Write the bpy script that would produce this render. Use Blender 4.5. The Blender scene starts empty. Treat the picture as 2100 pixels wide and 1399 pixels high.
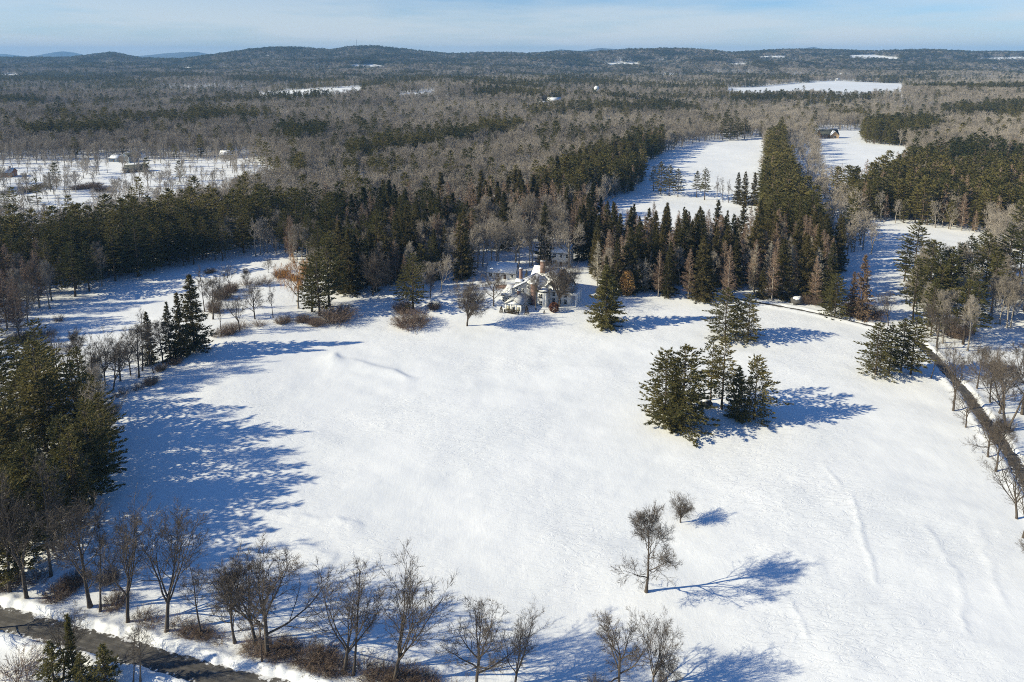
import bpy, math, random
import numpy as np

# ------------------------------------------------------------------ camera, sky, sun, exposure
SC = bpy.context.scene
COL = SC.collection
R = math.radians
PW, PH, FPX = 2100.0, 1399.0, 1400.0          # photograph size and focal length in its pixels
CAMH = 100.0
PITCH = R(9.35)
YH = 112.0                                    # pixel row of the true horizon
YC = YH + FPX * math.tan(PITCH)               # pixel row of the optical axis (shift lens)
cam_d = bpy.data.cameras.new('camera')
cam_d.sensor_width = 36.0
cam_d.lens = FPX / PW * 36.0
cam_d.shift_y = -((PH / 2) - YC) / PW
cam_d.clip_start = 1.0
cam_d.clip_end = 120000.0
cam = bpy.data.objects.new('camera', cam_d)
cam.location = (0, 0, CAMH)
cam.rotation_euler = (math.pi / 2 - PITCH, 0, 0)
COL.objects.link(cam)
SC.camera = cam

SUN_EL, SUN_TRAVEL = R(27.0), R(10.0)         # light travels towards +X, turned a little to +Y
SUN_STRENGTH, SKY_STRENGTH, EXPOSURE = 5.0, 0.095, 0.47
world = bpy.data.worlds.new('World')
SC.world = world
world.use_nodes = True
wn, wl = world.node_tree.nodes, world.node_tree.links
wn.clear()
sky = wn.new('ShaderNodeTexSky')
sky.sky_type = 'NISHITA'
sky.sun_disc = False
sky.sun_elevation = SUN_EL
# the sun stands where the light comes from: direction (-cos, -sin) of the travel; rotation is measured from +Y clockwise
sx, sy = -math.cos(SUN_TRAVEL), -math.sin(SUN_TRAVEL)
sky.sun_rotation = math.atan2(sx, sy)
sky.altitude = 200.0
sky.air_density = 1.0
sky.dust_density = 0.0
sky.ozone_density = 10.0
bg = wn.new('ShaderNodeBackground')
bg.inputs['Strength'].default_value = SKY_STRENGTH
wo = wn.new('ShaderNodeOutputWorld')
# a thin veil of high cloud low over the horizon
wtc = wn.new('ShaderNodeTexCoord')
wmp = wn.new('ShaderNodeMapping'); wmp.inputs['Scale'].default_value = (1.6, 1.6, 14.0); wmp.inputs['Location'].default_value = (0.4, 0.0, 0.2)
wl.new(wtc.outputs['Generated'], wmp.inputs['Vector'])
wno = wn.new('ShaderNodeTexNoise'); wno.inputs['Scale'].default_value = 2.2; wno.inputs['Detail'].default_value = 6.0; wno.inputs['Roughness'].default_value = 0.55
wl.new(wmp.outputs[0], wno.inputs['Vector'])
wcr = wn.new('ShaderNodeValToRGB'); wcr.color_ramp.elements[0].position = 0.22; wcr.color_ramp.elements[1].position = 0.56
wl.new(wno.outputs['Fac'], wcr.inputs['Fac'])
wsx = wn.new('ShaderNodeSeparateXYZ'); wl.new(wtc.outputs['Generated'], wsx.inputs[0])
wfa = wn.new('ShaderNodeMapRange'); wfa.inputs['From Min'].default_value = 0.0; wfa.inputs['From Max'].default_value = 0.16
wfa.inputs['To Min'].default_value = 1.0; wfa.inputs['To Max'].default_value = 0.0
wl.new(wsx.outputs['Z'], wfa.inputs['Value'])
wmu = wn.new('ShaderNodeMath'); wmu.operation = 'MULTIPLY'
wl.new(wcr.outputs['Color'], wmu.inputs[0]); wl.new(wfa.outputs[0], wmu.inputs[1])
wmx = wn.new('ShaderNodeMix'); wmx.data_type = 'RGBA'
wl.new(wmu.outputs[0], wmx.inputs[0]); wl.new(sky.outputs[0], wmx.inputs[6]); wmx.inputs[7].default_value = (5.6, 6.0, 6.2, 1)
wl.new(wmx.outputs[2], bg.inputs['Color'])
wl.new(bg.outputs[0], wo.inputs['Surface'])

sun_d = bpy.data.lights.new('sun', 'SUN')
sun_d.energy = SUN_STRENGTH
sun_d.angle = R(0.53)
sun_d.color = (1.0, 0.92, 0.68)
sun = bpy.data.objects.new('sun', sun_d)
sun.rotation_euler = (math.pi / 2 - SUN_EL, 0, SUN_TRAVEL - math.pi / 2)
COL.objects.link(sun)

SC.view_settings.view_transform = 'Standard'
SC.view_settings.look = 'None'
SC.view_settings.exposure = EXPOSURE
SC.view_settings.gamma = 1.0
SC.view_settings.use_curve_mapping = False
SC.render.engine = 'CYCLES'
SC.cycles.max_bounces = 5
SC.cycles.diffuse_bounces = 3
SC.cycles.glossy_bounces = 2
SC.cycles.volume_bounces = 0
SC.cycles.use_denoising = False
SC.cycles.filter_width = 1.0

# ------------------------------------------------------------------ numeric helpers
def h2(ix, iy, s):
    n = (ix.astype(np.int64) * 374761393 + iy.astype(np.int64) * 668265263 + s * 974711) & 0x7fffffff
    n = ((n ^ (n >> 13)) * 1274126177) & 0x7fffffff
    n = (n ^ (n >> 16)) & 0xffff
    return n / 65535.0

def vnoise(x, y, s=0):
    x = np.asarray(x, float); y = np.asarray(y, float)
    ix, iy = np.floor(x), np.floor(y)
    fx, fy = x - ix, y - iy
    fx = fx * fx * fx * (fx * (fx * 6 - 15) + 10); fy = fy * fy * fy * (fy * (fy * 6 - 15) + 10)
    a, b = h2(ix, iy, s), h2(ix + 1, iy, s)
    c, d = h2(ix, iy + 1, s), h2(ix + 1, iy + 1, s)
    return (a + (b - a) * fx) * (1 - fy) + (c + (d - c) * fx) * fy

def fbm(x, y, s=0, o=3):
    t, a, n = 0.0, 1.0, 0.0
    for k in range(o):
        t = t + a * vnoise(x * 2 ** k, y * 2 ** k, s + k * 17); n += a; a *= 0.5
    return t / n

def sstep(a, b, x):
    t = np.clip((np.asarray(x, float) - a) / (b - a), 0, 1)
    return t * t * (3 - 2 * t)

def seg_dist(x, y, P):
    """distance to a polyline and the fraction along it"""
    best = np.full(np.shape(x), 1e9); frac = np.zeros(np.shape(x)); side = np.zeros(np.shape(x))
    n = len(P) - 1
    for i in range(n):
        ax, ay = P[i]; bx, by = P[i + 1]
        dx, dy = bx - ax, by - ay
        L2 = dx * dx + dy * dy + 1e-9
        t = np.clip(((x - ax) * dx + (y - ay) * dy) / L2, 0, 1)
        d = np.hypot(x - ax - t * dx, y - ay - t * dy)
        m = d < best
        best = np.where(m, d, best); frac = np.where(m, (i + t) / n, frac)
        side = np.where(m, np.sign((x - ax) * dy - (y - ay) * dx), side)
    return best, frac, side

SP, CP = math.sin(PITCH), math.cos(PITCH)
def ray(px, py):
    u = (np.asarray(px, float) - PW / 2) / FPX
    v = (YC - np.asarray(py, float)) / FPX
    return u, CP + v * SP, -SP + v * CP

def flat(px, py, z=0.0):
    dx, dy, dz = ray(px, py)
    t = (z - CAMH) / dz
    return dx * t, dy * t

def project(x, y, z):
    zz = np.asarray(z, float) - CAMH
    depth = y * CP - zz * SP
    up = y * SP + zz * CP
    return PW / 2 + FPX * x / depth, YC - FPX * up / depth, depth

# ------------------------------------------------------------------ the lie of the land
RIDGE = np.array([(-900, 116), (-300, 119), (0, 121), (140, 121), (230, 111), (290, 122), (370, 124), (440, 115), (500, 107),
                  (560, 101), (610, 101), (680, 107), (720, 100), (770, 99), (850, 107), (920, 114), (990, 111), (1090, 113),
                  (1150, 109), (1200, 111), (1300, 107), (1400, 104), (1440, 107), (1490, 112), (1600, 106), (1700, 106),
                  (1800, 109), (1900, 106), (2000, 110), (2100, 110), (2400, 108), (3000, 112)], float)
ROAD_PX = [(0, 1271), (100, 1296), (200, 1321), (300, 1347), (425, 1381)]
rp = [tuple(float(c) for c in flat(*p)) for p in ROAD_PX]
def extend(P, a, b):
    P = list(P)
    if a:
        dx, dy = P[0][0] - P[1][0], P[0][1] - P[1][1]; L = math.hypot(dx, dy); P.insert(0, (P[0][0] + dx / L * a, P[0][1] + dy / L * a))
    if b:
        dx, dy = P[-1][0] - P[-2][0], P[-1][1] - P[-2][1]; L = math.hypot(dx, dy); P.append((P[-1][0] + dx / L * b, P[-1][1] + dy / L * b))
    return P
ROAD = extend(rp, 70, 90)
ROAD_HW = 2.15
DRIVE_PX = [(1545, 619), (1640, 635), (1720, 652), (1790, 668), (1850, 684), (1888, 704), (1913, 728), (1941, 760), (1982, 807),
            (2016, 857), (2050, 903), (2082, 950), (2110, 1000)]
DRIVE = extend([tuple(float(c) for c in flat(*p)) for p in DRIVE_PX], 25, 60)
DRIVE_HW = 1.75
def drive_hw(f): return 0.75 + (DRIVE_HW - 0.75) * sstep(.33, .5, f)
BERMS = []                                    # (polyline, height, width)
for pts, hh, ww in [([(675, 716), (720, 742), (790, 760), (868, 772)], 0.9, 2.6),
                    ([(1690, 955), (1712, 985), (1730, 1000)], 0.22, 0.4),
                    ([(1745, 1000), (1760, 1060), (1772, 1110), (1790, 1165), (1803, 1215)], 0.15, 0.45),
                    ([(1625, 1230), (1640, 1270), (1662, 1315)], 0.28, 0.5),
                    ([(1560, 1110), (1620, 1150), (1700, 1165)], 0.25, 2.5),
                    ([(590, 1105), (640, 1128), (700, 1140)], 0.35, 1.5),
                    ([(1000, 745), (1130, 760), (1290, 750)], 0.2, 4.0),
                    ([(540, 1050), (620, 1058), (760, 1075)], 0.3, 1.0),
                    ([(1890, 1060), (1960, 1180), (1990, 1330)], 0.12, 0.7),
                    ([(2000, 1060), (2030, 1160), (2080, 1280)], 0.12, 0.7)]:
    BERMS.append(([tuple(float(c) for c in flat(*p)) for p in pts], hh, ww))

def zbase(x, y):
    """large forms: what roads, houses and trees stand on"""
    x = np.asarray(x, float); y = np.asarray(y, float)
    yy = np.maximum(y, 1.0)
    r = np.hypot(x, y)
    z = (fbm(x / 95 + 3.1, y / 95 + 7.7, 3, 2) - 0.5) * 3.0 * sstep(40, 160, r)
    far = sstep(420, 1500, r)
    z = z + far * (fbm(x / 620 + 1.3, y / 520 + 4.2, 11, 3) - 0.5) * 44
    col = PW / 2 + FPX * x / (yy * CP)
    ry = np.interp(col, RIDGE[:, 0], RIDGE[:, 1])
    zr = CAMH + (YH - ry) / FPX * 5600 * 1.02 - 8
    wob = (fbm(x / 700 + 9, y / 700, 23, 3) - 0.5)
    prof = sstep(2900, 5600, y + wob * 900)
    hill = zr * prof * (1 - 0.85 * sstep(6200, 9000, y))
    z = z * (1 - sstep(3600, 5200, y)) + hill + wob * 42 * sstep(2600, 4200, y) * (1 - sstep(4900, 5500, y))
    # the lake basin is level
    lx, ly = 880.0, 2150.0
    k = 1 - sstep(0.75, 1.3, np.hypot((x - lx) / 560, (y - ly) / 400))
    z = z * (1 - k) - 4.0 * k
    return z

def zground(x, y):
    """zbase plus snow forms: drifts, ploughed banks, the cut of the roads"""
    x = np.asarray(x, float); y = np.asarray(y, float)
    z = zbase(x, y)
    near = 1 - sstep(450, 900, np.hypot(x, y))
    z = z + near * ((fbm(x / 14, y / 9, 31, 2) - 0.5) * 0.5 + (fbm((x + y * .25) / 3.4, (y - x * .25) / 1.7, 37, 2) - 0.5) * 0.09)
    for P, hh, ww in BERMS:
        d, f, s = seg_dist(x, y, P)
        wl_ = 2.5 * max(1.0, ww * 1.6)
        wig = (fbm(x / wl_, y / wl_, 71, 2) - 0.5) * ww * 3.0
        d2 = d * s + wig
        env = sstep(0, .15, f) * (1 - sstep(.85, 1, f)) * (d < ww * 5)
        amp = 0.8 * hh * (0.35 + 0.9 * vnoise(x / 9.0, y / 9.0, 73))
        # steep towards one side, drawn out towards the other
        z = z + env * amp * np.where(d2 < 0, np.exp(-(d2 / (0.6 * ww)) ** 2), np.exp(-(d2 / (1.9 * ww)) ** 2))
    for P, hw, bank in ((ROAD, ROAD_HW, 1.0), (DRIVE, DRIVE_HW, 0.55)):
        d, f, s = seg_dist(x, y, P)
        if P is DRIVE: hw = drive_hw(f)
        d = d + (fbm(x / 1.6, y / 1.6, 91, 2) - 0.5) * 0.9 + (vnoise(x / 6, y / 6, 95) - 0.5) * 0.7
        t = d - hw
        cut = 1 - sstep(-0.3, 0.35, t)
        z = z * (1 - cut) + (zbase(x, y) - 0.3) * cut
        b = np.where(t < 0.9, sstep(-0.1, 0.9, t), np.exp(-((t - 0.9) / 1.5) ** 2))
        rough = 0.55 + 0.9 * fbm(x / 1.3, y / 1.3, 97, 3)
        z = z + bank * 0.8 * b * rough * (1 - cut)
    return z

def at(px, py, fn=zbase):
    """ground point seen at a pixel of the photograph"""
    dx, dy, dz = [float(c) for c in ray(px, py)]
    lo, t = 0.0, 60.0
    while t < 40000:
        x, y = dx * t, dy * t
        if CAMH + dz * t < float(fn(x, y)):
            break
        lo = t; t *= 1.03
    for _ in range(24):
        m = (lo + t) / 2
        if CAMH + dz * m < float(fn(dx * m, dy * m)): t = m
        else: lo = m
    return dx * t, dy * t, float(zbase(dx * t, dy * t))

def inpoly(px, py, P):
    c = np.zeros(np.shape(px), bool)
    n = len(P)
    for i in range(n):
        x0, y0 = P[i]; x1, y1 = P[(i + 1) % n]
        if y0 == y1: continue
        m = ((y0 > py) != (y1 > py)) & (px < (x1 - x0) * (py - y0) / (y1 - y0) + x0)
        c ^= m
    return c

# ------------------------------------------------------------------ materials
def mat(name):
    m = bpy.data.materials.new(name); m.use_nodes = True
    nt = m.node_tree
    return m, nt, nt.nodes, nt.links, nt.nodes['Principled BSDF']

def N(ns, t, **kw):
    n = ns.new(t)
    for k, v in kw.items():
        if k in n.inputs: n.inputs[k].default_value = v
        else: setattr(n, k, v)
    return n

def ramp(ns, stops):
    r = ns.new('ShaderNodeValToRGB')
    e = r.color_ramp.elements
    while len(e) > 1: e.remove(e[-1])
    e[0].position, e[0].color = stops[0][0], (*stops[0][1], 1)
    for p, c in stops[1:]:
        k = e.new(p); k.color = (*c, 1)
    return r

def mat_snow():
    m, nt, ns, ls, b = mat('snow')
    tc = N(ns, 'ShaderNodeTexCoord')
    b.inputs['Roughness'].default_value = 0.62
    b.inputs['Specular IOR Level'].default_value = 0.25
    n0 = N(ns, 'ShaderNodeTexNoise', Scale=0.05, Detail=4.0)
    ls.new(tc.outputs['Object'], n0.inputs['Vector'])
    r = ramp(ns, [(0.3, (0.80, 0.815, 0.83)), (0.7, (0.88, 0.885, 0.89))])
    ls.new(n0.outputs['Fac'], r.inputs['Fac']); ls.new(r.outputs['Color'], b.inputs['Base Color'])
    # wind-carved crust: stretched, warped noise at two sizes, patchy
    mp = N(ns, 'ShaderNodeMapping'); mp.inputs['Rotation'].default_value = (0, 0, R(28)); mp.inputs['Scale'].default_value = (0.55, 1.5, 1)
    ls.new(tc.outputs['Object'], mp.inputs['Vector'])
    n1 = N(ns, 'ShaderNodeTexNoise', Scale=0.55, Detail=5.0, Roughness=0.62, Distortion=1.4)
    n2 = N(ns, 'ShaderNodeTexNoise', Scale=0.12, Detail=3.0)
    n3 = N(ns, 'ShaderNodeTexNoise', Scale=2.2, Detail=3.0, Roughness=0.7, Distortion=0.8)
    for n in (n1, n3): ls.new(mp.outputs[0], n.inputs['Vector'])
    ls.new(tc.outputs['Object'], n2.inputs['Vector'])
    patch = N(ns, 'ShaderNodeTexNoise', Scale=0.022, Detail=2.0); ls.new(tc.outputs['Object'], patch.inputs['Vector'])
    pr = ramp(ns, [(0.40, (0.03,) * 3), (0.66, (0.9,) * 3)]); ls.new(patch.outputs['Fac'], pr.inputs['Fac'])
    crust = ramp(ns, [(0.44, (0,) * 3), (0.5, (0.75,) * 3), (0.62, (1,) * 3)]); ls.new(n1.outputs['Fac'], crust.inputs['Fac'])
    mu = N(ns, 'ShaderNodeMath', operation='MULTIPLY'); ls.new(crust.outputs['Color'], mu.inputs[0]); ls.new(pr.outputs['Color'], mu.inputs[1])
    a1 = N(ns, 'ShaderNodeMath', operation='MULTIPLY_ADD'); ls.new(n3.outputs['Fac'], a1.inputs[0]); a1.inputs[1].default_value = 0.5; ls.new(mu.outputs[0], a1.inputs[2])
    a2 = N(ns, 'ShaderNodeMath', operation='MULTIPLY_ADD'); ls.new(n2.outputs['Fac'], a2.inputs[0]); a2.inputs[1].default_value = 3.0; ls.new(a1.outputs[0], a2.inputs[2])
    mp2 = N(ns, 'ShaderNodeMapping'); mp2.inputs['Rotation'].default_value = (0, 0, R(6)); mp2.inputs['Scale'].default_value = (0.8, 0.14, 1)
    ls.new(tc.outputs['Object'], mp2.inputs['Vector'])
    n4 = N(ns, 'ShaderNodeTexNoise', Scale=1.0, Detail=4.0, Roughness=0.6, Distortion=2.2); ls.new(mp2.outputs[0], n4.inputs['Vector'])
    p2 = N(ns, 'ShaderNodeTexNoise', Scale=0.014, Detail=1.0); ls.new(mp2.outputs[0], p2.inputs['Vector'])
    inv = N(ns, 'ShaderNodeMath', operation='SUBTRACT'); inv.inputs[0].default_value = 1.0; ls.new(pr.outputs['Color'], inv.inputs[1])
    s4 = N(ns, 'ShaderNodeMath', operation='MULTIPLY'); ls.new(n4.outputs['Fac'], s4.inputs[0]); ls.new(inv.outputs[0], s4.inputs[1])
    a3 = N(ns, 'ShaderNodeMath', operation='MULTIPLY_ADD'); ls.new(s4.outputs[0], a3.inputs[0]); a3.inputs[1].default_value = 0.45; ls.new(a2.outputs[0], a3.inputs[2])
    bp = N(ns, 'ShaderNodeBump', Strength=0.5, Distance=0.13)
    ls.new(a3.outputs[0], bp.inputs['Height']); ls.new(bp.outputs[0], b.inputs['Normal'])
    return m

def mat_leafy(name, c0, c1, rough=0.75, tr=0.0):
    """needles, twigs: colour changes from one tree to the next and along the crown"""
    m, nt, ns, ls, b = mat(name)
    oi = N(ns, 'ShaderNodeObjectInfo')
    tc = N(ns, 'ShaderNodeTexCoord')
    n = N(ns, 'ShaderNodeTexNoise', Scale=0.45, Detail=2.0); ls.new(tc.outputs['Object'], n.inputs['Vector'])
    mx = N(ns, 'ShaderNodeMath', operation='MULTIPLY_ADD'); ls.new(oi.outputs['Random'], mx.inputs[0]); mx.inputs[1].default_value = 0.55
    ad = N(ns, 'ShaderNodeMath', operation='MULTIPLY_ADD'); ls.new(n.outputs['Fac'], ad.inputs[0]); ad.inputs[1].default_value = 0.9; ad.inputs[2].default_value = -0.22
    ls.new(ad.outputs[0], mx.inputs[2])
    ge = N(ns, 'ShaderNodeNewGeometry')
    n2 = N(ns, 'ShaderNodeTexNoise', Scale=0.006, Detail=3.0, Roughness=0.6); ls.new(ge.outputs['Position'], n2.inputs['Vector'])
    m2 = N(ns, 'ShaderNodeMath', operation='MULTIPLY_ADD'); ls.new(n2.outputs['Fac'], m2.inputs[0]); m2.inputs[1].default_value = 2.2; m2.inputs[2].default_value = -1.1
    m3 = N(ns, 'ShaderNodeMath', operation='ADD'); ls.new(m2.outputs[0], m3.inputs[0]); ls.new(mx.outputs[0], m3.inputs[1])
    r = ramp(ns, [(0.0, c0), (1.0, c1)]); ls.new(m3.outputs[0], r.inputs['Fac'])
    ls.new(r.outputs['Color'], b.inputs['Base Color'])
    b.inputs['Roughness'].default_value = rough
    b.inputs['Specular IOR Level'].default_value = 0.2
    if tr:
        t = N(ns, 'ShaderNodeBsdfTranslucent'); ls.new(r.outputs['Color'], t.inputs['Color'])
        ms = N(ns, 'ShaderNodeMixShader'); ms.inputs[0].default_value = tr
        ls.new(b.outputs[0], ms.inputs[1]); ls.new(t.outputs[0], ms.inputs[2]); ls.new(ms.outputs[0], ns['Material Output'].inputs['Surface'])
    return m

def mat_plain(name, c, rough=0.7, noise=0.25, scale=3.0, bump=0.0, metal=0.0, stretch=None):
    m, nt, ns, ls, b = mat(name)
    tc = N(ns, 'ShaderNodeTexCoord')
    n = N(ns, 'ShaderNodeTexNoise', Scale=scale, Detail=5.0)
    if stretch:
        mp = N(ns, 'ShaderNodeMapping'); mp.inputs['Scale'].default_value = stretch
        ls.new(tc.outputs['Object'], mp.inputs['Vector']); ls.new(mp.outputs[0], n.inputs['Vector'])
    else: ls.new(tc.outputs['Object'], n.inputs['Vector'])
    r = ramp(ns, [(0.25, tuple(v * (1 - noise) for v in c)), (0.75, tuple(min(.9, v * (1 + noise)) for v in c))])
    ls.new(n.outputs['Fac'], r.inputs['Fac']); ls.new(r.outputs['Color'], b.inputs['Base Color'])
    b.inputs['Roughness'].default_value = rough; b.inputs['Metallic'].default_value = metal
    b.inputs['Specular IOR Level'].default_value = 0.3
    if bump:
        bp = N(ns, 'ShaderNodeBump', Strength=0.6, Distance=bump); ls.new(n.outputs['Fac'], bp.inputs['Height']); ls.new(bp.outputs[0], b.inputs['Normal'])
    return m

def mat_asphalt():
    m, nt, ns, ls, b = mat('asphalt')
    tc = N(ns, 'ShaderNodeTexCoord')
    n1 = N(ns, 'ShaderNodeTexNoise', Scale=0.6, Detail=6.0, Roughness=0.65); ls.new(tc.outputs['Object'], n1.inputs['Vector'])
    n2 = N(ns, 'ShaderNodeTexNoise', Scale=14.0, Detail=3.0); ls.new(tc.outputs['Object'], n2.inputs['Vector'])
    # worn, salted streaks along the way: noise drawn out along the road's own length
    mp = N(ns, 'ShaderNodeMapping'); mp.inputs['Scale'].default_value = (3.2, 0.10, 1); ls.new(tc.outputs['UV'], mp.inputs['Vector'])
    n3 = N(ns, 'ShaderNodeTexNoise', Scale=1.6, Detail=5.0, Roughness=0.6); ls.new(mp.outputs[0], n3.inputs['Vector'])
    ad = N(ns, 'ShaderNodeMath', operation='ADD'); ls.new(n1.outputs['Fac'], ad.inputs[0]); ls.new(n3.outputs['Fac'], ad.inputs[1])
    hf = N(ns, 'ShaderNodeMath', operation='MULTIPLY'); ls.new(ad.outputs[0], hf.inputs[0]); hf.inputs[1].default_value = 0.5
    r = ramp(ns, [(0.36, (0.035, 0.034, 0.033)), (0.5, (0.075, 0.068, 0.06)), (0.58, (0.12, 0.11, 0.097)), (0.66, (0.2, 0.19, 0.175))])
    ls.new(hf.outputs[0], r.inputs['Fac'])
    # packed snow left in patches near the edges
    sx = N(ns, 'ShaderNodeSeparateXYZ'); ls.new(tc.outputs['UV'], sx.inputs[0])
    ab = N(ns, 'ShaderNodeMath', operation='ABSOLUTE'); ls.new(sx.outputs['X'], ab.inputs[0])
    n4 = N(ns, 'ShaderNodeTexNoise', Scale=1.1, Detail=5.0, Roughness=0.6); ls.new(tc.outputs['Object'], n4.inputs['Vector'])
    e1 = N(ns, 'ShaderNodeMath', operation='MULTIPLY_ADD'); ls.new(ab.outputs[0], e1.inputs[0]); e1.inputs[1].default_value = 0.5; ls.new(n4.outputs['Fac'], e1.inputs[2])
    rs = ramp(ns, [(0.84, (0,) * 3), (0.92, (1,) * 3)]); ls.new(e1.outputs[0], rs.inputs['Fac'])
    mx = N(ns, 'ShaderNodeMix', data_type='RGBA'); ls.new(rs.outputs['Color'], mx.inputs[0]); ls.new(r.outputs['Color'], mx.inputs[6]); mx.inputs[7].default_value = (0.75, 0.75, 0.76, 1)
    ls.new(mx.outputs[2], b.inputs['Base Color'])
    b.inputs['Roughness'].default_value = 0.7
    bp = N(ns, 'ShaderNodeBump', Strength=0.4, Distance=0.02); ls.new(n2.outputs['Fac'], bp.inputs['Height']); ls.new(bp.outputs[0], b.inputs['Normal'])
    return m

def mat_brick():
    m, nt, ns, ls, b = mat('brick')
    tc = N(ns, 'ShaderNodeTexCoord')
    br = N(ns, 'ShaderNodeTexBrick', Scale=4.0, Color1=(0.23, 0.115, 0.085, 1), Color2=(0.17, 0.085, 0.065, 1), Mortar=(0.34, 0.30, 0.26, 1))
    br.inputs['Mortar Size'].default_value = 0.02
    mp = N(ns, 'ShaderNodeMapping'); mp.inputs['Rotation'].default_value = (R(90), 0, 0)
    ls.new(tc.outputs['Object'], mp.inputs['Vector']); ls.new(mp.outputs[0], br.inputs['Vector'])
    ls.new(br.outputs['Color'], b.inputs['Base Color']); b.inputs['Roughness'].default_value = 0.85
    return m

M = {}
M['snow'] = mat_snow()
M['asphalt'] = mat_asphalt()
M['brick'] = mat_brick()
M['pine'] = mat_leafy('pine_needles', (0.06, 0.070, 0.027), (0.24, 0.20, 0.07), tr=.35)
M['spruce'] = mat_leafy('spruce_needles', (0.042, 0.047, 0.02), (0.16, 0.126, 0.05), tr=.35)
M['larch'] = mat_leafy('larch_twigs', (0.18, 0.125, 0.09), (0.36, 0.25, 0.175))
M['twig'] = mat_leafy('bare_twigs', (0.20, 0.172, 0.14), (0.44, 0.385, 0.315))
M['twig_near'] = mat_leafy('dark_bare_twigs', (0.075, 0.06, 0.047), (0.15, 0.122, 0.096))
M['limb_near'] = mat_leafy('dark_bark', (0.065, 0.052, 0.042), (0.14, 0.115, 0.092))
M['bark'] = mat_leafy('grey_bark', (0.18, 0.157, 0.13), (0.40, 0.355, 0.295))
M['pine_bark'] = mat_leafy('pine_bark', (0.06, 0.045, 0.034), (0.12, 0.09, 0.066))
M['dead'] = mat_leafy('dead_spruce_twigs', (0.32, 0.29, 0.23), (0.5, 0.45, 0.36))
M['rust'] = mat_leafy('rusty_needles', (0.12, 0.082, 0.052), (0.2, 0.135, 0.085))
M['willow'] = mat_leafy('willow_twigs', (0.34, 0.17, 0.055), (0.48, 0.26, 0.09))
M['beech'] = mat_leafy('beech_leaves', (0.34, 0.20, 0.075), (0.48, 0.29, 0.11))
M['brush'] = mat_leafy('brush_twigs', (0.135, 0.097, 0.073), (0.25, 0.18, 0.135))
M['redbush'] = mat_leafy('red_brown_leaves', (0.13, 0.055, 0.03), (0.22, 0.095, 0.05))
M['yew'] = mat_leafy('yew_leaves', (0.05, 0.035, 0.018), (0.10, 0.075, 0.035))

# ------------------------------------------------------------------ mesh helpers
class Buf:
    def __init__(s): s.V, s.T, s.Q, s.n = [], [], [], 0
    def add(s, v, t=None, q=None):
        v = np.asarray(v, float).reshape(-1, 3)
        if t is not None and len(t): s.T.append(np.asarray(t, int).reshape(-1, 3) + s.n)
        if q is not None and len(q): s.Q.append(np.asarray(q, int).reshape(-1, 4) + s.n)
        s.V.append(v); s.n += len(v)
    def mesh(s, name, material, scale=1.0, smooth=False):
        me = bpy.data.meshes.new(name)
        V = np.concatenate(s.V) * scale if s.V else np.zeros((0, 3))
        T = np.concatenate(s.T) if s.T else np.zeros((0, 3), int)
        Q = np.concatenate(s.Q) if s.Q else np.zeros((0, 4), int)
        me.vertices.add(len(V)); me.vertices.foreach_set('co', V.ravel())
        me.loops.add(T.size + Q.size)
        me.loops.foreach_set('vertex_index', np.concatenate([T.ravel(), Q.ravel()]).astype(np.int32))
        me.polygons.add(len(T) + len(Q))
        st = np.concatenate([np.arange(len(T)) * 3, T.size + np.arange(len(Q)) * 4]).astype(np.int32)
        me.polygons.foreach_set('loop_start', st)
        if smooth: me.polygons.foreach_set('use_smooth', np.ones(len(st), bool))
        me.update(calc_edges=True)
        for mm in (material if isinstance(material, (list, tuple)) else [material]): me.materials.append(mm)
        return me

def nrm(a):
    a = np.asarray(a, float)
    return a / (np.linalg.norm(a, axis=-1, keepdims=True) + 1e-9)

def tube(buf, pts, rad, k=5, cap=False):
    pts = np.asarray(pts, float); rad = np.asarray(rad, float)
    t = np.gradient(pts, axis=0); t = nrm(t)
    ref = np.array([0.31, 0.89, 0.33]) if abs(t[0, 2]) > 0.6 else np.array([0.1, 0.05, 1.0])
    a = nrm(np.cross(t, ref)); b = np.cross(t, a)
    ang = np.arange(k) * 2 * math.pi / k
    ring = a[:, None, :] * np.cos(ang)[None, :, None] + b[:, None, :] * np.sin(ang)[None, :, None]
    v = pts[:, None, :] + ring * rad[:, None, None]
    n = len(pts)
    i = np.arange(n - 1)[:, None] * k; j = np.arange(k)[None, :]; j2 = (j + 1) % k
    q = np.stack([i + j, i + j2, i + k + j2, i + k + j], -1).reshape(-1, 4)
    buf.add(v.reshape(-1, 3), q=q)

def blades(buf, base, d, L, w, rng):
    """thin triangles from base along d"""
    base = np.asarray(base, float); d = nrm(d); m = len(base)
    side = nrm(np.cross(d, rng.normal(size=(m, 3))))
    L = np.broadcast_to(np.asarray(L, float), (m,))[:, None]; w = np.broadcast_to(np.asarray(w, float), (m,))[:, None]
    v = np.stack([base - side * w / 2, base + side * w / 2, base + d * L], 1).reshape(-1, 3)
    buf.add(v, t=np.arange(m * 3).reshape(-1, 3))

def box(buf, x0, x1, y0, y1, z0, z1):
    v = [(x, y, z) for z in (z0, z1) for y in (y0, y1) for x in (x0, x1)]
    buf.add(v, q=[(0, 2, 3, 1), (4, 5, 7, 6), (0, 1, 5, 4), (2, 6, 7, 3), (0, 4, 6, 2), (1, 3, 7, 5)])

def link(o, parent=None):
    COL.objects.link(o)
    if parent: o.parent = parent
    return o

def obj(name, me, parent=None, loc=None, rz=0.0, scale=None):
    o = bpy.data.objects.new(name, me)
    link(o, parent)
    if loc is not None: o.location = loc
    if rz: o.rotation_euler = (0, 0, rz)
    if scale is not None: o.scale = (scale,) * 3 if np.isscalar(scale) else scale
    return o

def tag(o, label=None, cat=None, group=None, kind=None):
    if label: o['label'] = label
    if cat: o['category'] = cat
    if group: o['group'] = group
    if kind: o['kind'] = kind
    return o

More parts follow.
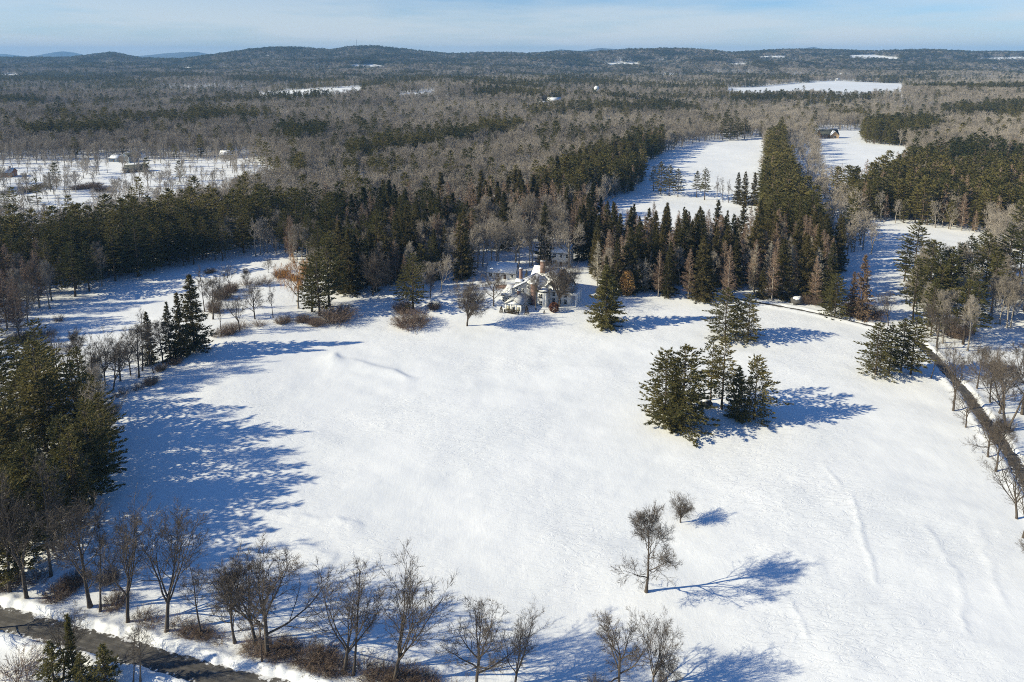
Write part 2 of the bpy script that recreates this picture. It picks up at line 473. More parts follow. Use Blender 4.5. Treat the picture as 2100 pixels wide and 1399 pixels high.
def empty(name, loc, rz=0.0, label=None, cat=None, group=None, scale=None):
    return tag(obj(name, None, None, loc, rz, scale), label, cat, group)

# ------------------------------------------------------------------ ground sheet, roads, lake, far mountains
def build_ground():
    th = np.concatenate([np.linspace(-180, -62, 30)[:-1], np.linspace(-62, -42, 30)[:-1], np.linspace(-42, 42, 430)[:-1],
                         np.linspace(42, 62, 30)[:-1], np.linspace(62, 180, 30)[:-1]])
    th = np.radians(th)
    rr = [6.0, 20.0, 45.0, 70.0]
    while rr[-1] < 14500:
        r = rr[-1]
        f = 1.0042 if 88 < r < 300 else (1.008 if r < 520 else (1.016 if r < 7500 else 1.15))
        rr.append(r * f if r >= 88 else r + 6)
    rr = np.array(rr)
    A, RR = np.meshgrid(th, rr)
    X, Y = RR * np.sin(A), RR * np.cos(A)
    Z = zground(X, Y)
    front = np.cos(A) > 0.1
    Z = np.where(front, Z, 0.0 * Z)
    nr, nt = A.shape
    V = np.stack([X, Y, Z], -1).reshape(-1, 3)
    i = np.arange(nr - 1)[:, None] * nt; j = np.arange(nt)[None, :]; j2 = (j + 1) % nt
    Q = np.stack([i + j, i + j2, i + nt + j2, i + nt + j], -1).reshape(-1, 4)[:, ::-1]
    b = Buf(); b.add(V, q=Q)
    c = len(V)
    b.add([(0, 0, 0)], t=None)
    b.T.append(np.array([[c, (k + 1) % nt, k] for k in range(nt)]))
    tag(obj('ground', b.mesh('ground', M['snow'], smooth=True)), 'snow-covered ground of lawn, fields and woods', kind='structure')
build_ground()

def build_strip(name, P, hw, label):
    P_is_drive = P is DRIVE
    P = np.array(P)
    d = np.r_[0, np.cumsum(np.hypot(*np.diff(P, axis=0).T))]
    s = np.arange(0, d[-1], 1.0)
    x = np.interp(s, d, P[:, 0]); y = np.interp(s, d, P[:, 1])
    k = np.ones(9) / 9
    x[4:-4] = np.convolve(x, k, 'valid'); y[4:-4] = np.convolve(y, k, 'valid')
    t = nrm(np.stack([np.gradient(x), np.gradient(y)], -1))
    w = np.full(len(x), hw)
    if P_is_drive: w = drive_hw(seg_dist(x, y, DRIVE)[1])
    un = np.linspace(-1, 1, 9)
    off = un[None, :] * (w[:, None] + 0.6)
    X = x[:, None] + t[:, 1:2] * off; Y = y[:, None] - t[:, 0:1] * off
    Z = zbase(X, Y) - 0.06 - 0.02 * un[None, :] ** 2
    n, m = X.shape
    i = np.arange(n - 1)[:, None] * m; j = np.arange(m - 1)[None, :]
    Q = np.stack([i + j, i + j + 1, i + m + j + 1, i + m + j], -1).reshape(-1, 4)
    b = Buf(); b.add(np.stack([X, Y, Z], -1).reshape(-1, 3), q=Q)
    me = b.mesh(name, M['asphalt'], smooth=True)
    uv = me.uv_layers.new(name='UVMap')
    li = np.zeros(len(me.loops), np.int32); me.loops.foreach_get('vertex_index', li)
    U = np.stack([np.broadcast_to(un[None, :], X.shape), np.broadcast_to(s[:, None], X.shape)], -1).reshape(-1, 2)
    uv.data.foreach_set('uv', U[li].ravel().astype(np.float32))
    tag(obj(name, me), label, kind='structure')
build_strip('road', ROAD, ROAD_HW, 'dark asphalt country road between ploughed snow banks')
build_strip('driveway', DRIVE, DRIVE_HW, 'long dark asphalt driveway curving to the house')

LAKE = [(1500, 186), (1560, 181), (1640, 177), (1668, 172), (1700, 169), (1780, 170), (1842, 176), (1838, 187), (1760, 190), (1650, 190), (1560, 189)]
def build_lake():
    pts = [flat(px, py, -3.6) for px, py in LAKE]
    b = Buf(); n = len(pts)
    b.add([(x, y, -3.6) for x, y in pts] + [(sum(p[0] for p in pts) / n, sum(p[1] for p in pts) / n, -3.6)],
          t=[(i, (i + 1) % n, n) for i in range(n)])
    m = mat_plain('lake_snow', (0.82, 0.83, 0.84), 0.6, 0.05, 0.01)
    tag(obj('lake', b.mesh('lake', m)), 'frozen lake under flat white snow', kind='structure')
build_lake()

M['mountain'] = mat_plain('far_woodland', (0.10, 0.10, 0.10), 0.9, 0.3, 0.004)
def mountain(pxs, depth, label):
    """a far ridge of real depth; pxs = [(column, row of its crest)]"""
    pxs = np.array(pxs, float)
    cols = np.linspace(pxs[0, 0] - 25, pxs[-1, 0] + 25, 60)
    cr = np.interp(cols, np.r_[pxs[0, 0] - 25, pxs[:, 0], pxs[-1, 0] + 25], np.r_[124, pxs[:, 1], 124])
    rows = np.linspace(-1, 1, 15)
    X = np.zeros((15, 60)); Y = X.copy(); Z = X.copy()
    for k, w in enumerate(rows):
        Y[k] = depth + w * depth * 0.09
        X[k] = (cols - PW / 2) / FPX * depth * CP
        crest = CAMH + (YH - cr) / FPX * depth * CP
        n = fbm(X[k] / (depth * .02), Y[k] / (depth * .02), 7, 3) - 0.5
        Z[k] = np.maximum(crest, 0) * (1 - abs(w) ** 1.3) * (1 + (0.16 * n if abs(w) > 0.1 else 0)) - 5
    i = np.arange(14)[:, None] * 60; j = np.arange(59)[None, :]
    Q = np.stack([i + j, i + j + 1, i + 61 + j, i + 60 + j], -1).reshape(-1, 4)
    b = Buf(); b.add(np.stack([X, Y, Z], -1).reshape(-1, 3), q=Q)
    tag(obj('mountain', b.mesh('mountain', M['mountain'], smooth=True)), label, kind='structure')
mountain([(90, 113), (118, 108), (130, 105), (146, 109), (160, 113)], 14500, 'far pale blue peak above the leftmost hill')
mountain([(-60, 112), (0, 110), (22, 113)], 14500, 'faint far ridge at the left edge')
mountain([(290, 114), (340, 109), (370, 107), (405, 106), (430, 112)], 14000, 'far pale blue ridge between two wooded hills')
mountain([(1120, 105), (1150, 101), (1190, 104), (1230, 98), (1270, 101), (1310, 99), (1350, 104)], 12000, 'long blue ridge above the middle hills')
mountain([(1430, 107), (1470, 106), (1500, 108)], 13000, 'small blue ridge right of the middle hills')
mountain([(1585, 104), (1605, 100), (1625, 103)], 13000, 'low blue bump beside the round blue peak')
mountain([(1635, 104), (1652, 98), (1668, 96), (1688, 101), (1700, 104)], 13000, 'round blue peak above the right hills')

# ------------------------------------------------------------------ tree meshes (each kind grown once, 20 m tall, then shared)
UP = np.array([0, 0, 1.0])
def rot_away(d, ang, az, rng):
    a = nrm(np.cross(d, [0.3, 0.2, 1.0] if abs(d[2]) < .9 else [1.0, 0.1, 0]))
    b = np.cross(d, a)
    return nrm(d * math.cos(ang) + (a * math.cos(az) + b * math.sin(az)) * math.sin(ang))

def grow_bare(seed, style='oval', detail=1.0, tw=0.05, H=20.0):
    """a leafless broadleaf: returns (trunk buffer, crown buffer)"""
    rng = np.random.default_rng(seed)
    tb, cb = Buf(), Buf()
    P = dict(oval=dict(trunk=0.8, t0=0.22, nl=14, ang=44, lr=0.52, trop=.15),
             vase=dict(trunk=0.30, t0=0.72, nl=6, ang=30, lr=2.1, trop=.10),
             egg=dict(trunk=0.25, t0=0.5, nl=22, ang=30, lr=2.9, trop=.05),
             gnarled=dict(trunk=0.8, t0=0.24, nl=15, ang=46, lr=0.56, trop=.09),
             wide=dict(trunk=0.5, t0=0.4, nl=9, ang=50, lr=1.0, trop=.07),
             tall=dict(trunk=0.95, t0=0.42, nl=13, ang=42, lr=0.30, trop=.14),
             thin=dict(trunk=0.9, t0=0.3, nl=11, ang=36, lr=0.30, trop=.12),
             round=dict(trunk=0.62, t0=0.28, nl=18, ang=56, lr=0.62, trop=.08))[style]
    twb, twd, twl = [], [], []
    def branch(p, d, L, r, lev):
        ns = (8, 7, 5, 3)[min(lev, 3)]
        pts, ds = [p], [d]
        st = L / ns
        wob = (0.05 if style == 'gnarled' else .045, .2 if style == 'gnarled' else .11, .16, .2)[min(lev, 3)]
        for i in range(ns):
            d = nrm(d + rng.normal(size=3) * wob + UP * (P['trop'] if lev else .04))
            p = p + d * st; pts.append(p); ds.append(d)
        tt = np.linspace(0, 1, ns + 1)
        end = (.2, .16, .3, .4)[min(lev, 3)] if not (lev == 0 and P['trunk'] < .6) else .72
        rad = r * (1 - (1 - end) * tt)
        if lev == 0: rad[0] *= 1.5
        tube(tb if lev <= 1 else cb, pts, np.maximum(rad, tw * .35), (7, 5, 4, 3)[min(lev, 3)])
        pts = np.array(pts); ds = np.array(ds)
        if lev == 3:
            m = int(rng.integers(5, 9) * detail) + 2
            f = rng.uniform(.15, 1, m) * ns
            i = np.minimum(f.astype(int), ns - 1); u = (f - i)[:, None]
            b = pts[i] * (1 - u) + pts[i + 1] * u
            dd = nrm(ds[i] + rng.normal(size=(m, 3)) * .55 + UP * .12)
            twb.append(b); twd.append(dd); twl.append(rng.uniform(.45, 1.1, m) * (1.0 if detail >= .8 else 1.35))
            return
        nc = (P['nl'], int(8 * detail + 1), int(7 * detail + 1))[lev]
        if lev: nc = max(2, int(nc * min(1, L / (H * (.26, .11)[lev - 1]))))
        t0 = (P['t0'], .22, .15)[lev]
        az = rng.uniform(0, 6.28)
        for c in range(nc):
            f = t0 + (1 - t0) * ((c + rng.uniform(0, .9)) / nc) ** (1.0 if lev or style == 'vase' else .85)
            f = min(f, .999) * ns
            i = int(f); u = f - i
            b = pts[i] * (1 - u) + pts[i + 1] * u
            az += 2.4 + rng.normal() * .4
            tl = (f / ns - t0) / (1 - t0)
            here = r * (1 - (1 - end) * f / ns)
            if lev == 0:
                prof = {'oval': math.sin(math.pi * (.22 + .74 * tl)) ** .8, 'tall': .55 + .45 * math.sin(math.pi * (.15 + .8 * tl)), 'thin': 1 - .6 * tl,
                        'round': math.sin(math.pi * (.3 + .55 * tl)), 'gnarled': 1.25 - .8 * tl, 'vase': 1.0, 'egg': 1.0, 'wide': 1.05 - .35 * tl}[style]
                a = R(P['ang'] * (1.15 - .5 * tl) + rng.normal() * 6)
                if style == 'gnarled' and c in (0, 2, 4): az = 2.9 + rng.normal() * .5
                if style == 'egg': a = R(4 + 46 * ((c * .618) % 1))
                if style == 'vase': a = R(rng.uniform(6, 30))
                LL = L * P['lr'] * prof * rng.uniform(.8, 1.15)
                if style == 'egg': LL = L * P['lr'] * (1 - .45 * (a / R(50))) * rng.uniform(.85, 1.1)
                rr = here * (.62 if style in ('vase', 'wide') else .48)
            else:
                a = R((40, 38)[lev - 1] + rng.normal() * 9)
                LL = L * ((.46, .42)[lev - 1]) * (1.15 - .55 * tl) * rng.uniform(.75, 1.2)
                rr = max(here * .55, tw * .5)
            branch(b, rot_away(ds[i + 1], a, az, rng), LL, rr, lev + 1)
    branch(np.array([0, 0, -.4]), nrm(np.array([rng.normal() * .03, rng.normal() * .03, 1])), H * P['trunk'], H * (.017 if style != 'thin' else .011), 0)
    if twb:
        b, d, l = np.concatenate(twb), np.concatenate(twd), np.concatenate(twl)
        blades(cb, b, d, l, tw * .8, rng)
        # a second order of twigs
        k = rng.uniform(.3, .9, len(b))[:, None]
        blades(cb, b + d * l[:, None] * k, nrm(d + rng.normal(size=d.shape) * .6), l * .6, tw * .6, rng)
    top = max(v[:, 2].max() for v in cb.V + tb.V)
    return tb, cb, H / top

def grow_pine(seed, H=20.0, base=.12, wide=.24, n_whorl=26, tuft=6, detail=1.0, size=1.0, cone=.52, thin=.1):
    """white pine: tiers of level branches, feathery flat sprays, ragged top"""
    rng = np.random.default_rng(seed)
    tb, cb = Buf(), Buf()
    zz = np.linspace(-.4, H * .985, 9)
    tp = np.stack([np.cumsum(rng.normal(size=9) * .05), np.cumsum(rng.normal(size=9) * .05), zz], -1)
    tube(tb, tp, np.linspace(.30, .045, 9) * np.r_[1.35, np.ones(8)], 7)
    gap = rng.uniform(0, 6.28)
    for w in range(n_whorl):
        t = w / (n_whorl - 1)
        z = H * (base + (1 - base - .015) * t ** .95)
        prof = min(1, .72 + 1.6 * t) * (1 - t) ** cone + .045
        tier = rng.uniform(.72, 1.12)
        az0 = rng.uniform(0, 6.28); nb = int(rng.integers(5, 8))
        for k in range(nb):
            if rng.random() < thin: continue
            az = az0 + k * 6.28 / nb + rng.normal() * .25
            L = H * wide * prof * tier * (1 + .2 * math.cos(az - gap)) * rng.uniform(.7, 1.15) * (.72 + .56 * float(vnoise(math.cos(az) * 1.1 + seed, math.sin(az) * 1.1 + z * .28, seed)))
            p0 = np.array([np.interp(z, zz, tp[:, 0]), np.interp(z, zz, tp[:, 1]), z + rng.normal() * .3])
            rise = (-.16 + .75 * t * t) + rng.normal() * .05
            d = nrm(np.array([math.cos(az), math.sin(az), rise]))
            s = np.linspace(0, 1, 5)
            lift = L * (.16 - .1 * t)
            pts = p0 + d * (L * s)[:, None] + np.stack([0 * s, 0 * s, (s ** 2) * lift], -1)
            tube(tb, pts, np.linspace(.055, .012, 5) * (1 - .5 * t), 3)
            m = max(4, int(L * 4.2 * detail))
            f = 1 - rng.uniform(0, .78, m) ** 1.15
            side = np.array([-math.sin(az), math.cos(az), 0])
            off = rng.uniform(-1, 1, m) * .36 * L * (1.06 - f)
            c = p0 + d * (L * f)[:, None] + side * off[:, None] + UP * ((f ** 2) * lift + rng.uniform(-.06, .14, m))[:, None]
            q = np.repeat(c, tuft, 0); mt = m * tuft
            out = np.repeat(nrm(d * 1.0 + side * (2.2 * off / (L + .1))[:, None]), tuft, 0)
            dd = nrm(out * .9 + np.cross(out, UP) * rng.normal(size=(mt, 1)) * .55 + UP * (rng.normal(size=(mt, 1)) * .22 + .26))
            blades(cb, q, dd, rng.uniform(.38, .78, mt) * size, rng.uniform(.12, .23, mt) * size, rng)
    blades(cb, np.repeat(tp[-1:], 12, 0), nrm(rng.normal(size=(12, 3)) * .4 + UP), .8, .15, rng)
    return tb, cb, 1.0

def grow_spruce(seed, H=20.0, wide=.17, n_whorl=34, detail=1.0, base=.05, size=1.0, sparse=0.0, hang=.35):
    """spruce: narrow cone of drooping boughs"""
    rng = np.random.default_rng(seed)
    tb, cb = Buf(), Buf()
    zz = np.linspace(-.4, H, 7)
    tube(tb, np.stack([rng.normal(size=7) * .03, rng.normal(size=7) * .03, zz], -1), np.linspace(.27, .02, 7) * np.r_[1.3, np.ones(6)], 7)
    for w in range(n_whorl):
        t = w / (n_whorl - 1)
        z = H * (base + (.985 - base) * t)
        Lm = H * wide * ((1 - t) ** .85 * min(1, .7 + 2.2 * t) + .015)
        for k in range(int(rng.integers(6, 9))):
            if rng.random() < sparse: continue
            az = rng.uniform(0, 6.28); L = Lm * rng.uniform(.65, 1.2)
            d = np.array([math.cos(az), math.sin(az), .0])
            droop = .42 * (1 - t) - .35 * t
            s = np.linspace(0, 1, 4)
            f2 = lambda s: np.outer(s, d) * L + np.outer(-droop * s * L + .22 * s ** 3 * L, UP)
            p0 = np.array([0, 0, z + rng.normal() * .2])
            tube(tb, p0 + f2(s), np.linspace(.045, .01, 4) * (1.1 - .8 * t), 3)
            m = max(3, int(L * 3.4 * detail) + 1)
            f = rng.uniform(.15, 1, m)
            side = np.array([-d[1], d[0], 0])
            c = p0 + f2(f) + side * (rng.uniform(-1, 1, m) * .22 * L * (1.1 - f))[:, None]
            n = 5
            q = np.repeat(c, n, 0)
            dd = nrm(d * .6 + rng.normal(size=(m * n, 3)) * .5 + UP * (-hang + .5 * t))
            blades(cb, q, dd, rng.uniform(.4, .85, m * n) * size, rng.uniform(.14, .26, m * n) * size, rng)
    return tb, cb, 1.0

def grow_larch(seed, H=20.0, wide=.19, n_whorl=30, detail=1.0, tw=.06, base=.14):
    """larch in winter: cone of fine upswept twigs"""
    rng = np.random.default_rng(seed)
    tb, cb = Buf(), Buf()
    zz = np.linspace(-.4, H, 7)
    tube(tb, np.stack([rng.normal(size=7) * .05, rng.normal(size=7) * .05, zz], -1), np.linspace(.25, .03, 7) * np.r_[1.3, np.ones(6)], 6)
    for w in range(n_whorl):
        t = w / (n_whorl - 1)
        z = H * (base + (.98 - base) * t)
        Lm = H * wide * ((1 - t) ** .7 * min(1, .6 + 1.6 * t) + .03)
        for k in range(int(rng.integers(5, 8))):
            az = rng.uniform(0, 6.28); L = Lm * rng.uniform(.6, 1.15)
            d = nrm(np.array([math.cos(az), math.sin(az), .12 + .45 * t + rng.normal() * .1]))
            s = np.linspace(0, 1, 4)
            p0 = np.array([0, 0, z + rng.normal() * .2])
            cur = lambda s: np.outer(s, d) * L + np.outer(.18 * s ** 2 * L, UP)
            tube(cb, p0 + cur(s), np.maximum(np.linspace(.05, .012, 4) * (1.1 - .7 * t), tw * .3), 3)
            m = int((L * 9 + 6) * detail)
            f = rng.uniform(.12, 1, m)
            c = p0 + cur(f)
            blades(cb, c, nrm(d * .7 + rng.normal(size=(m, 3)) * .7 + UP * .1), rng.uniform(.5, 1.3, m) * (1.1 - .5 * t), tw, rng)
    return tb, cb, 1.0

def grow_shrub(seed, n=280, sub=14, w=1.0, h=1.0, tw=.016):
    """many-stemmed thicket, about 2 m across and 1.6 m tall"""
    rng = np.random.default_rng(seed)
    cb = Buf(); tb = Buf()
    for k in range(n):
        az = rng.uniform(0, 6.28); rr = math.sqrt(rng.random()) * .75
        p = np.array([math.cos(az) * rr * w, math.sin(az) * rr * w, -.1])
        d = nrm(np.array([math.cos(az) * rr * .8, math.sin(az) * rr * .8, 1]) + rng.normal(size=3) * .25)
        pts = [p]
        for i in range(4):
            d = nrm(d + rng.normal(size=3) * .18 + np.array([math.cos(az), math.sin(az), 0]) * .08)
            pts.append(pts[-1] + d * .38 * h * rng.uniform(.8, 1.2))
        tube(tb if k < 24 else cb, pts, np.linspace(.012, .004, 5), 3)
        pts = np.array(pts)
        f = rng.uniform(.6, 4, sub); i = np.minimum(f.astype(int), 3); u = (f - i)[:, None]
        b = pts[i] * (1 - u) + pts[i + 1] * u
        blades(cb, b, nrm(rng.normal(size=(sub, 3)) + UP * .4 + d * .5), rng.uniform(.25, .6, sub) * h, tw, rng)
    return tb, cb, 1.0

def grow_leafy(seed, n=1400, rx=1.0, h=2.2, power=.5, leaf=.22, cone=False):
    """a clipped or twiggy plant that still holds its leaves: stems inside, small leaves all round"""
    rng = np.random.default_rng(seed)
    tb, cb = Buf(), Buf()
    tube(tb, [(0, 0, -.2), (0, 0, h * .5), (.02, 0, h * .95)], [.09, .06, .02], 5)
    t = rng.random(n)
    az = rng.uniform(0, 6.28, n)
    prof = (1 - t) ** .75 * np.minimum(1, .75 + t * 3) if cone else np.sin(np.pi * (.12 + .84 * t)) ** power
    rr = rx * prof * (rng.uniform(.35, 1, n) ** .4) * (1 + .10 * np.sin(az * 3 + t * 9))
    c = np.stack([np.cos(az) * rr, np.sin(az) * rr, h * (.04 + .95 * t)], -1)
    d = nrm(np.stack([np.cos(az), np.sin(az), .4 + 0 * az], -1) + rng.normal(size=(n, 3)) * .6)
    blades(cb, c, d, rng.uniform(.6, 1.3, n) * leaf, leaf * .7, rng)
    return tb, cb, 1.0

KINDS = {}                                     # kind -> list of (trunk mesh, crown mesh)
def make_kind(kind, gens, tm, cm):
    KINDS[kind] = []
    for tb, cb, s in gens:
        KINDS[kind].append((tb.mesh(kind + '_trunk', M[tm], s, True), cb.mesh(kind + '_crown', M[cm], s)))

make_kind('pine', [grow_pine(101 + i, wide=w, base=b, n_whorl=n, thin=t) for i, (w, b, n, t) in enumerate(((.30, .14, 26, .1), (.26, .24, 24, .12), (.32, .10, 26, .1), (.23, .36, 20, .25), (.28, .2, 22, .18), (.25, .3, 24, .1)))], 'pine_bark', 'pine')
make_kind('full_pine', [grow_pine(111, base=.035, wide=.38, n_whorl=32, cone=.55, tuft=6, detail=1.05, thin=.08), grow_pine(112, base=.05, wide=.36, n_whorl=32, tuft=6, detail=1.05, thin=.08), grow_pine(113, base=.04, wide=.39, n_whorl=30, cone=.55, thin=.12, tuft=6, detail=1.05), grow_pine(114, base=.06, wide=.35, n_whorl=28, thin=.16, tuft=6, detail=1.0)], 'pine_bark', 'pine')
make_kind('spruce', [grow_spruce(121, wide=.19), grow_spruce(122, wide=.23), grow_spruce(123, wide=.18, sparse=.2), grow_spruce(124, wide=.21, sparse=.1, hang=.6)], 'pine_bark', 'spruce')
make_kind('fir', [grow_spruce(126, wide=.30, n_whorl=36, detail=1.25, hang=-.05, base=.03), grow_spruce(127, wide=.27, n_whorl=34, detail=1.2, hang=0, base=.04, sparse=.08)], 'pine_bark', 'pine')
make_kind('larch', [grow_larch(131), grow_larch(132, wide=.22), grow_larch(133, wide=.16)], 'bark', 'larch')
make_kind('dead_spruce', [grow_larch(141, wide=.17, base=.06), grow_larch(142, wide=.2, base=.1, n_whorl=24)], 'dead', 'dead')
make_kind('rusty_spruce', [grow_spruce(145, sparse=.25, wide=.17)], 'pine_bark', 'rust')
make_kind('oval', [grow_bare(151, 'oval'), grow_bare(152, 'oval', tw=.045)], 'limb_near', 'twig_near')
make_kind('vase', [grow_bare(161, 'vase'), grow_bare(162, 'vase'), grow_bare(163, 'vase')], 'limb_near', 'twig_near')
make_kind('wide', [grow_bare(171, 'wide'), grow_bare(172, 'wide')], 'limb_near', 'twig_near')
make_kind('pale', [grow_bare(165, 'wide', .9, .06), grow_bare(166, 'vase', .9, .06), grow_bare(168, 'wide', .9, .06)], 'bark', 'twig')
make_kind('egg', [grow_bare(177, 'egg', 1.1, .045), grow_bare(178, 'egg', 1.1, .045)], 'limb_near', 'twig_near')
make_kind('gnarled', [grow_bare(189, 'gnarled', 1.05)], 'limb_near', 'twig_near')
make_kind('thin', [grow_bare(181, 'thin', .8), grow_bare(182, 'thin', .8)], 'limb_near', 'twig_near')
make_kind('round', [grow_bare(185, 'round')], 'limb_near', 'twig_near')
make_kind('forest', [grow_bare(191, 'tall', .9, .07), grow_bare(192, 'tall', .9, .07), grow_bare(193, 'tall', .8, .07), grow_bare(194, 'oval', .8, .07)], 'bark', 'twig')
make_kind('shrub', [grow_shrub(201), grow_shrub(202, w=1.3, h=.8), grow_shrub(203, n=90)], 'brush', 'brush')
make_kind('cedar', [grow_spruce(211, wide=.085, n_whorl=30, hang=-.5), grow_spruce(212, wide=.24, n_whorl=26, sparse=.3, hang=.1)], 'pine_bark', 'pine')
make_kind('topiary', [grow_leafy(215, 700, .9, 2.3, leaf=.2, cone=True)], 'brush', 'yew')
make_kind('redball', [grow_leafy(217, 1500, 1.35, 2.4, leaf=.28)], 'brush', 'redbush')
make_kind('beech', [grow_leafy(219, 3800, 2.9, 10.5, .7, leaf=.42)], 'bark', 'beech')
def grow_willow(seed):
    rng = np.random.default_rng(seed)
    tb, cb, s = grow_bare(seed, 'wide', .7, .04)
    V = np.concatenate(cb.V[-2:])[2::3]
    k = rng.choice(len(V), 2600)
    b = V[k]
    blades(cb, b, nrm(rng.normal(size=(2600, 3)) * .22 - UP), rng.uniform(1.0, 3.2, 2600), .07, rng)
    return tb, cb, s
make_kind('willow', [grow_willow(221)], 'bark', 'willow')

# far kinds: one mesh each, trunk and crown together
FAR = {}
def merge(tb, cb, s, name, mats):
    b = Buf()
    for src in (tb, cb):
        n0 = b.n
        for v in src.V: b.V.append(v)
        b.T += [t + n0 for t in src.T]; b.Q += [q + n0 for q in src.Q]
        b.n += src.n
    me = b.mesh(name, mats, s)
    nt_t, nt_q = sum(len(t) for t in tb.T), sum(len(q) for q in tb.Q)
    T, Q = sum(len(t) for t in b.T), sum(len(q) for q in b.Q)
    idx = np.ones(T + Q, np.int32); idx[:nt_t] = 0; idx[T:T + nt_q] = 0
    me.polygons.foreach_set('material_index', idx)
    return me
FAR['bare_tree'] = [merge(*grow_bare(301 + i, ('tall', 'oval', 'tall', 'round', 'vase')[i], .38, .15), 'far_bare_tree', [M['bark'], M['twig']]) for i in range(5)]
FAR['pine_tree'] = [merge(*grow_pine(321 + i, n_whorl=14, tuft=3, detail=.4, size=2.1, base=(.12, .25, .3, .1)[i], wide=(.29, .26, .25, .23)[i]), 'far_pine', [M['pine_bark'], M['pine']]) for i in range(4)]
FAR['spruce_tree'] = [merge(*grow_spruce(331 + i, n_whorl=18, detail=.5, size=1.8), 'far_spruce', [M['pine_bark'], M['spruce']]) for i in range(2)]
FAR['larch_tree'] = [merge(*grow_larch(341 + i, n_whorl=18, detail=.5, tw=.14), 'far_larch', [M['bark'], M['larch']]) for i in range(2)]

NAME = dict(pine='pine_tree', fir='fir_tree', pale='bare_tree', full_pine='pine_tree', spruce='spruce_tree', larch='larch_tree', dead_spruce='dead_spruce_tree', rusty_spruce='spruce_tree',
            oval='bare_tree', vase='bare_tree', wide='bare_tree', gnarled='bare_tree', egg='bare_tree', thin='bare_tree', round='bare_tree', forest='bare_tree', shrub='shrub',
            cedar='cedar_tree', topiary='clipped_shrub', redball='shrub', beech='beech_tree', willow='willow_tree')
CAT = dict(shrub='shrub', clipped_shrub='shrub')
TRUNK = dict(shrub='stems', clipped_shrub='stem')
RNG = random.Random(7)

def plant(kind, x, y, h, label, group=None, var=None, rz=None, wide=1.0, lean=0.0, zoff=0.0):
    nm = NAME[kind]
    tm, cm = KINDS[kind][RNG.randrange(len(KINDS[kind])) if var is None else var % len(KINDS[kind])]
    z = float(zground(x, y)) + zoff
    top = max(c[2] for c in cm_bound(cm))
    s = h / top
    e = empty(nm, (x, y, z), RNG.uniform(0, 6.28) if rz is None else rz, label, CAT.get(nm, 'tree'), group, (s * wide, s * wide, s))
    if lean: e.rotation_euler = (0, lean, e.rotation_euler[2])
    obj(TRUNK.get(nm, 'trunk'), tm, e); obj('crown', cm, e)
    return e
BOUND = {}
def cm_bound(me):
    if me.name not in BOUND:
        co = np.zeros(len(me.vertices) * 3); me.vertices.foreach_get('co', co)
        BOUND[me.name] = [(0, 0, co.reshape(-1, 3)[:, 2].max())]
    return BOUND[me.name]

def plant_px(kind, bx, by, ty, label, group=None, **kw):
    """stands at ground pixel (bx, by), its top at row ty"""
    x, y, z = at(bx, by)
    lo, hi = 0.3, 60.0
    for _ in range(30):
        m = (lo + hi) / 2
        if float(project(x, y, z + m)[1]) > ty: lo = m
        else: hi = m
    return plant(kind, x, y, lo, label, group, **kw)

# ------------------------------------------------------------------ the house and other buildings
M['white'] = mat_plain('white_clapboard', (0.72, 0.72, 0.70), 0.6, 0.05, 6.0)
M['trim'] = mat_plain('white_trim', (0.78, 0.78, 0.76), 0.5, 0.03, 6.0)
M['roofgrey'] = mat_plain('grey_roof', (0.16, 0.16, 0.165), 0.8, 0.3, 2.0)
M['roofdark'] = mat_plain('dark_roof', (0.07, 0.075, 0.065), 0.8, 0.3, 2.0)
M['roofthin'] = mat_plain('thin_snow_roof', (0.5, 0.5, 0.5), 0.7, 0.3, 0.9)
M['capsnow'] = mat_plain('roof_snow', (0.84, 0.845, 0.85), 0.6, 0.04, 1.0, 0.05)
M['glass'] = mat_plain('window_glass', (0.03, 0.035, 0.045), 0.12, 0.2, 1.0)
M['blind'] = mat_plain('window_blind', (0.35, 0.32, 0.22), 0.5, 0.2, 1.0)
M['cream'] = mat_plain('cream_wall', (0.62, 0.57, 0.44), 0.7, 0.06, 3.0)
M['blue'] = mat_plain('blue_grey_wall', (0.26, 0.32, 0.38), 0.7, 0.06, 3.0)
M['orange'] = mat_plain('orange_brick_wall', (0.40, 0.17, 0.085), 0.8, 0.1, 3.0)
M['tan'] = mat_plain('tan_wood_wall', (0.30, 0.21, 0.13), 0.7, 0.15, 3.0)
M['brownwood'] = mat_plain('brown_wood', (0.12, 0.08, 0.055), 0.8, 0.2, 3.0)
M['metal'] = mat_plain('galvanised_steel', (0.35, 0.36, 0.37), 0.5, 0.1, 3.0, metal=0.4)
M['rock'] = mat_plain('dark_rock', (0.09, 0.085, 0.08), 0.85, 0.35, 1.6, 0.06)

def part(parent, name, material, fill, label=None):
    b = Buf(); fill(b)
    o = obj(name, b.mesh(name, M[material]), parent)
    if label: o['label'] = label
    return o

def pbox(parent, name, material, *a, label=None):
    return part(parent, name, material, lambda b: box(b, *a), label)

def walls_gable(b, x0, x1, y0, y1, z0, ze, zr, along):
    """solid walls with gable ends; the ridge runs along 'x' or 'y'"""
    if along == 'y':
        xm = (x0 + x1) / 2
        prof = [(x0, z0), (x1, z0), (x1, ze), (xm, zr), (x0, ze)]
        v = [(p[0], y, p[1]) for y in (y0, y1) for p in prof]
    else:
        ym = (y0 + y1) / 2
        prof = [(y0, z0), (y1, z0), (y1, ze), (ym, zr), (y0, ze)]
        v = [(x, p[0], p[1]) for x in (x0, x1) for p in prof]
    f5 = [(0, 1, 2, 3, 4), (5, 6, 7, 8, 9)]
    q = [(i, (i + 1) % 5, 5 + (i + 1) % 5, 5 + i) for i in range(5)]
    t = [(a[0], a[i], a[i + 1]) for a in f5 for i in range(1, 4)]
    b.add(v, t=t, q=q)

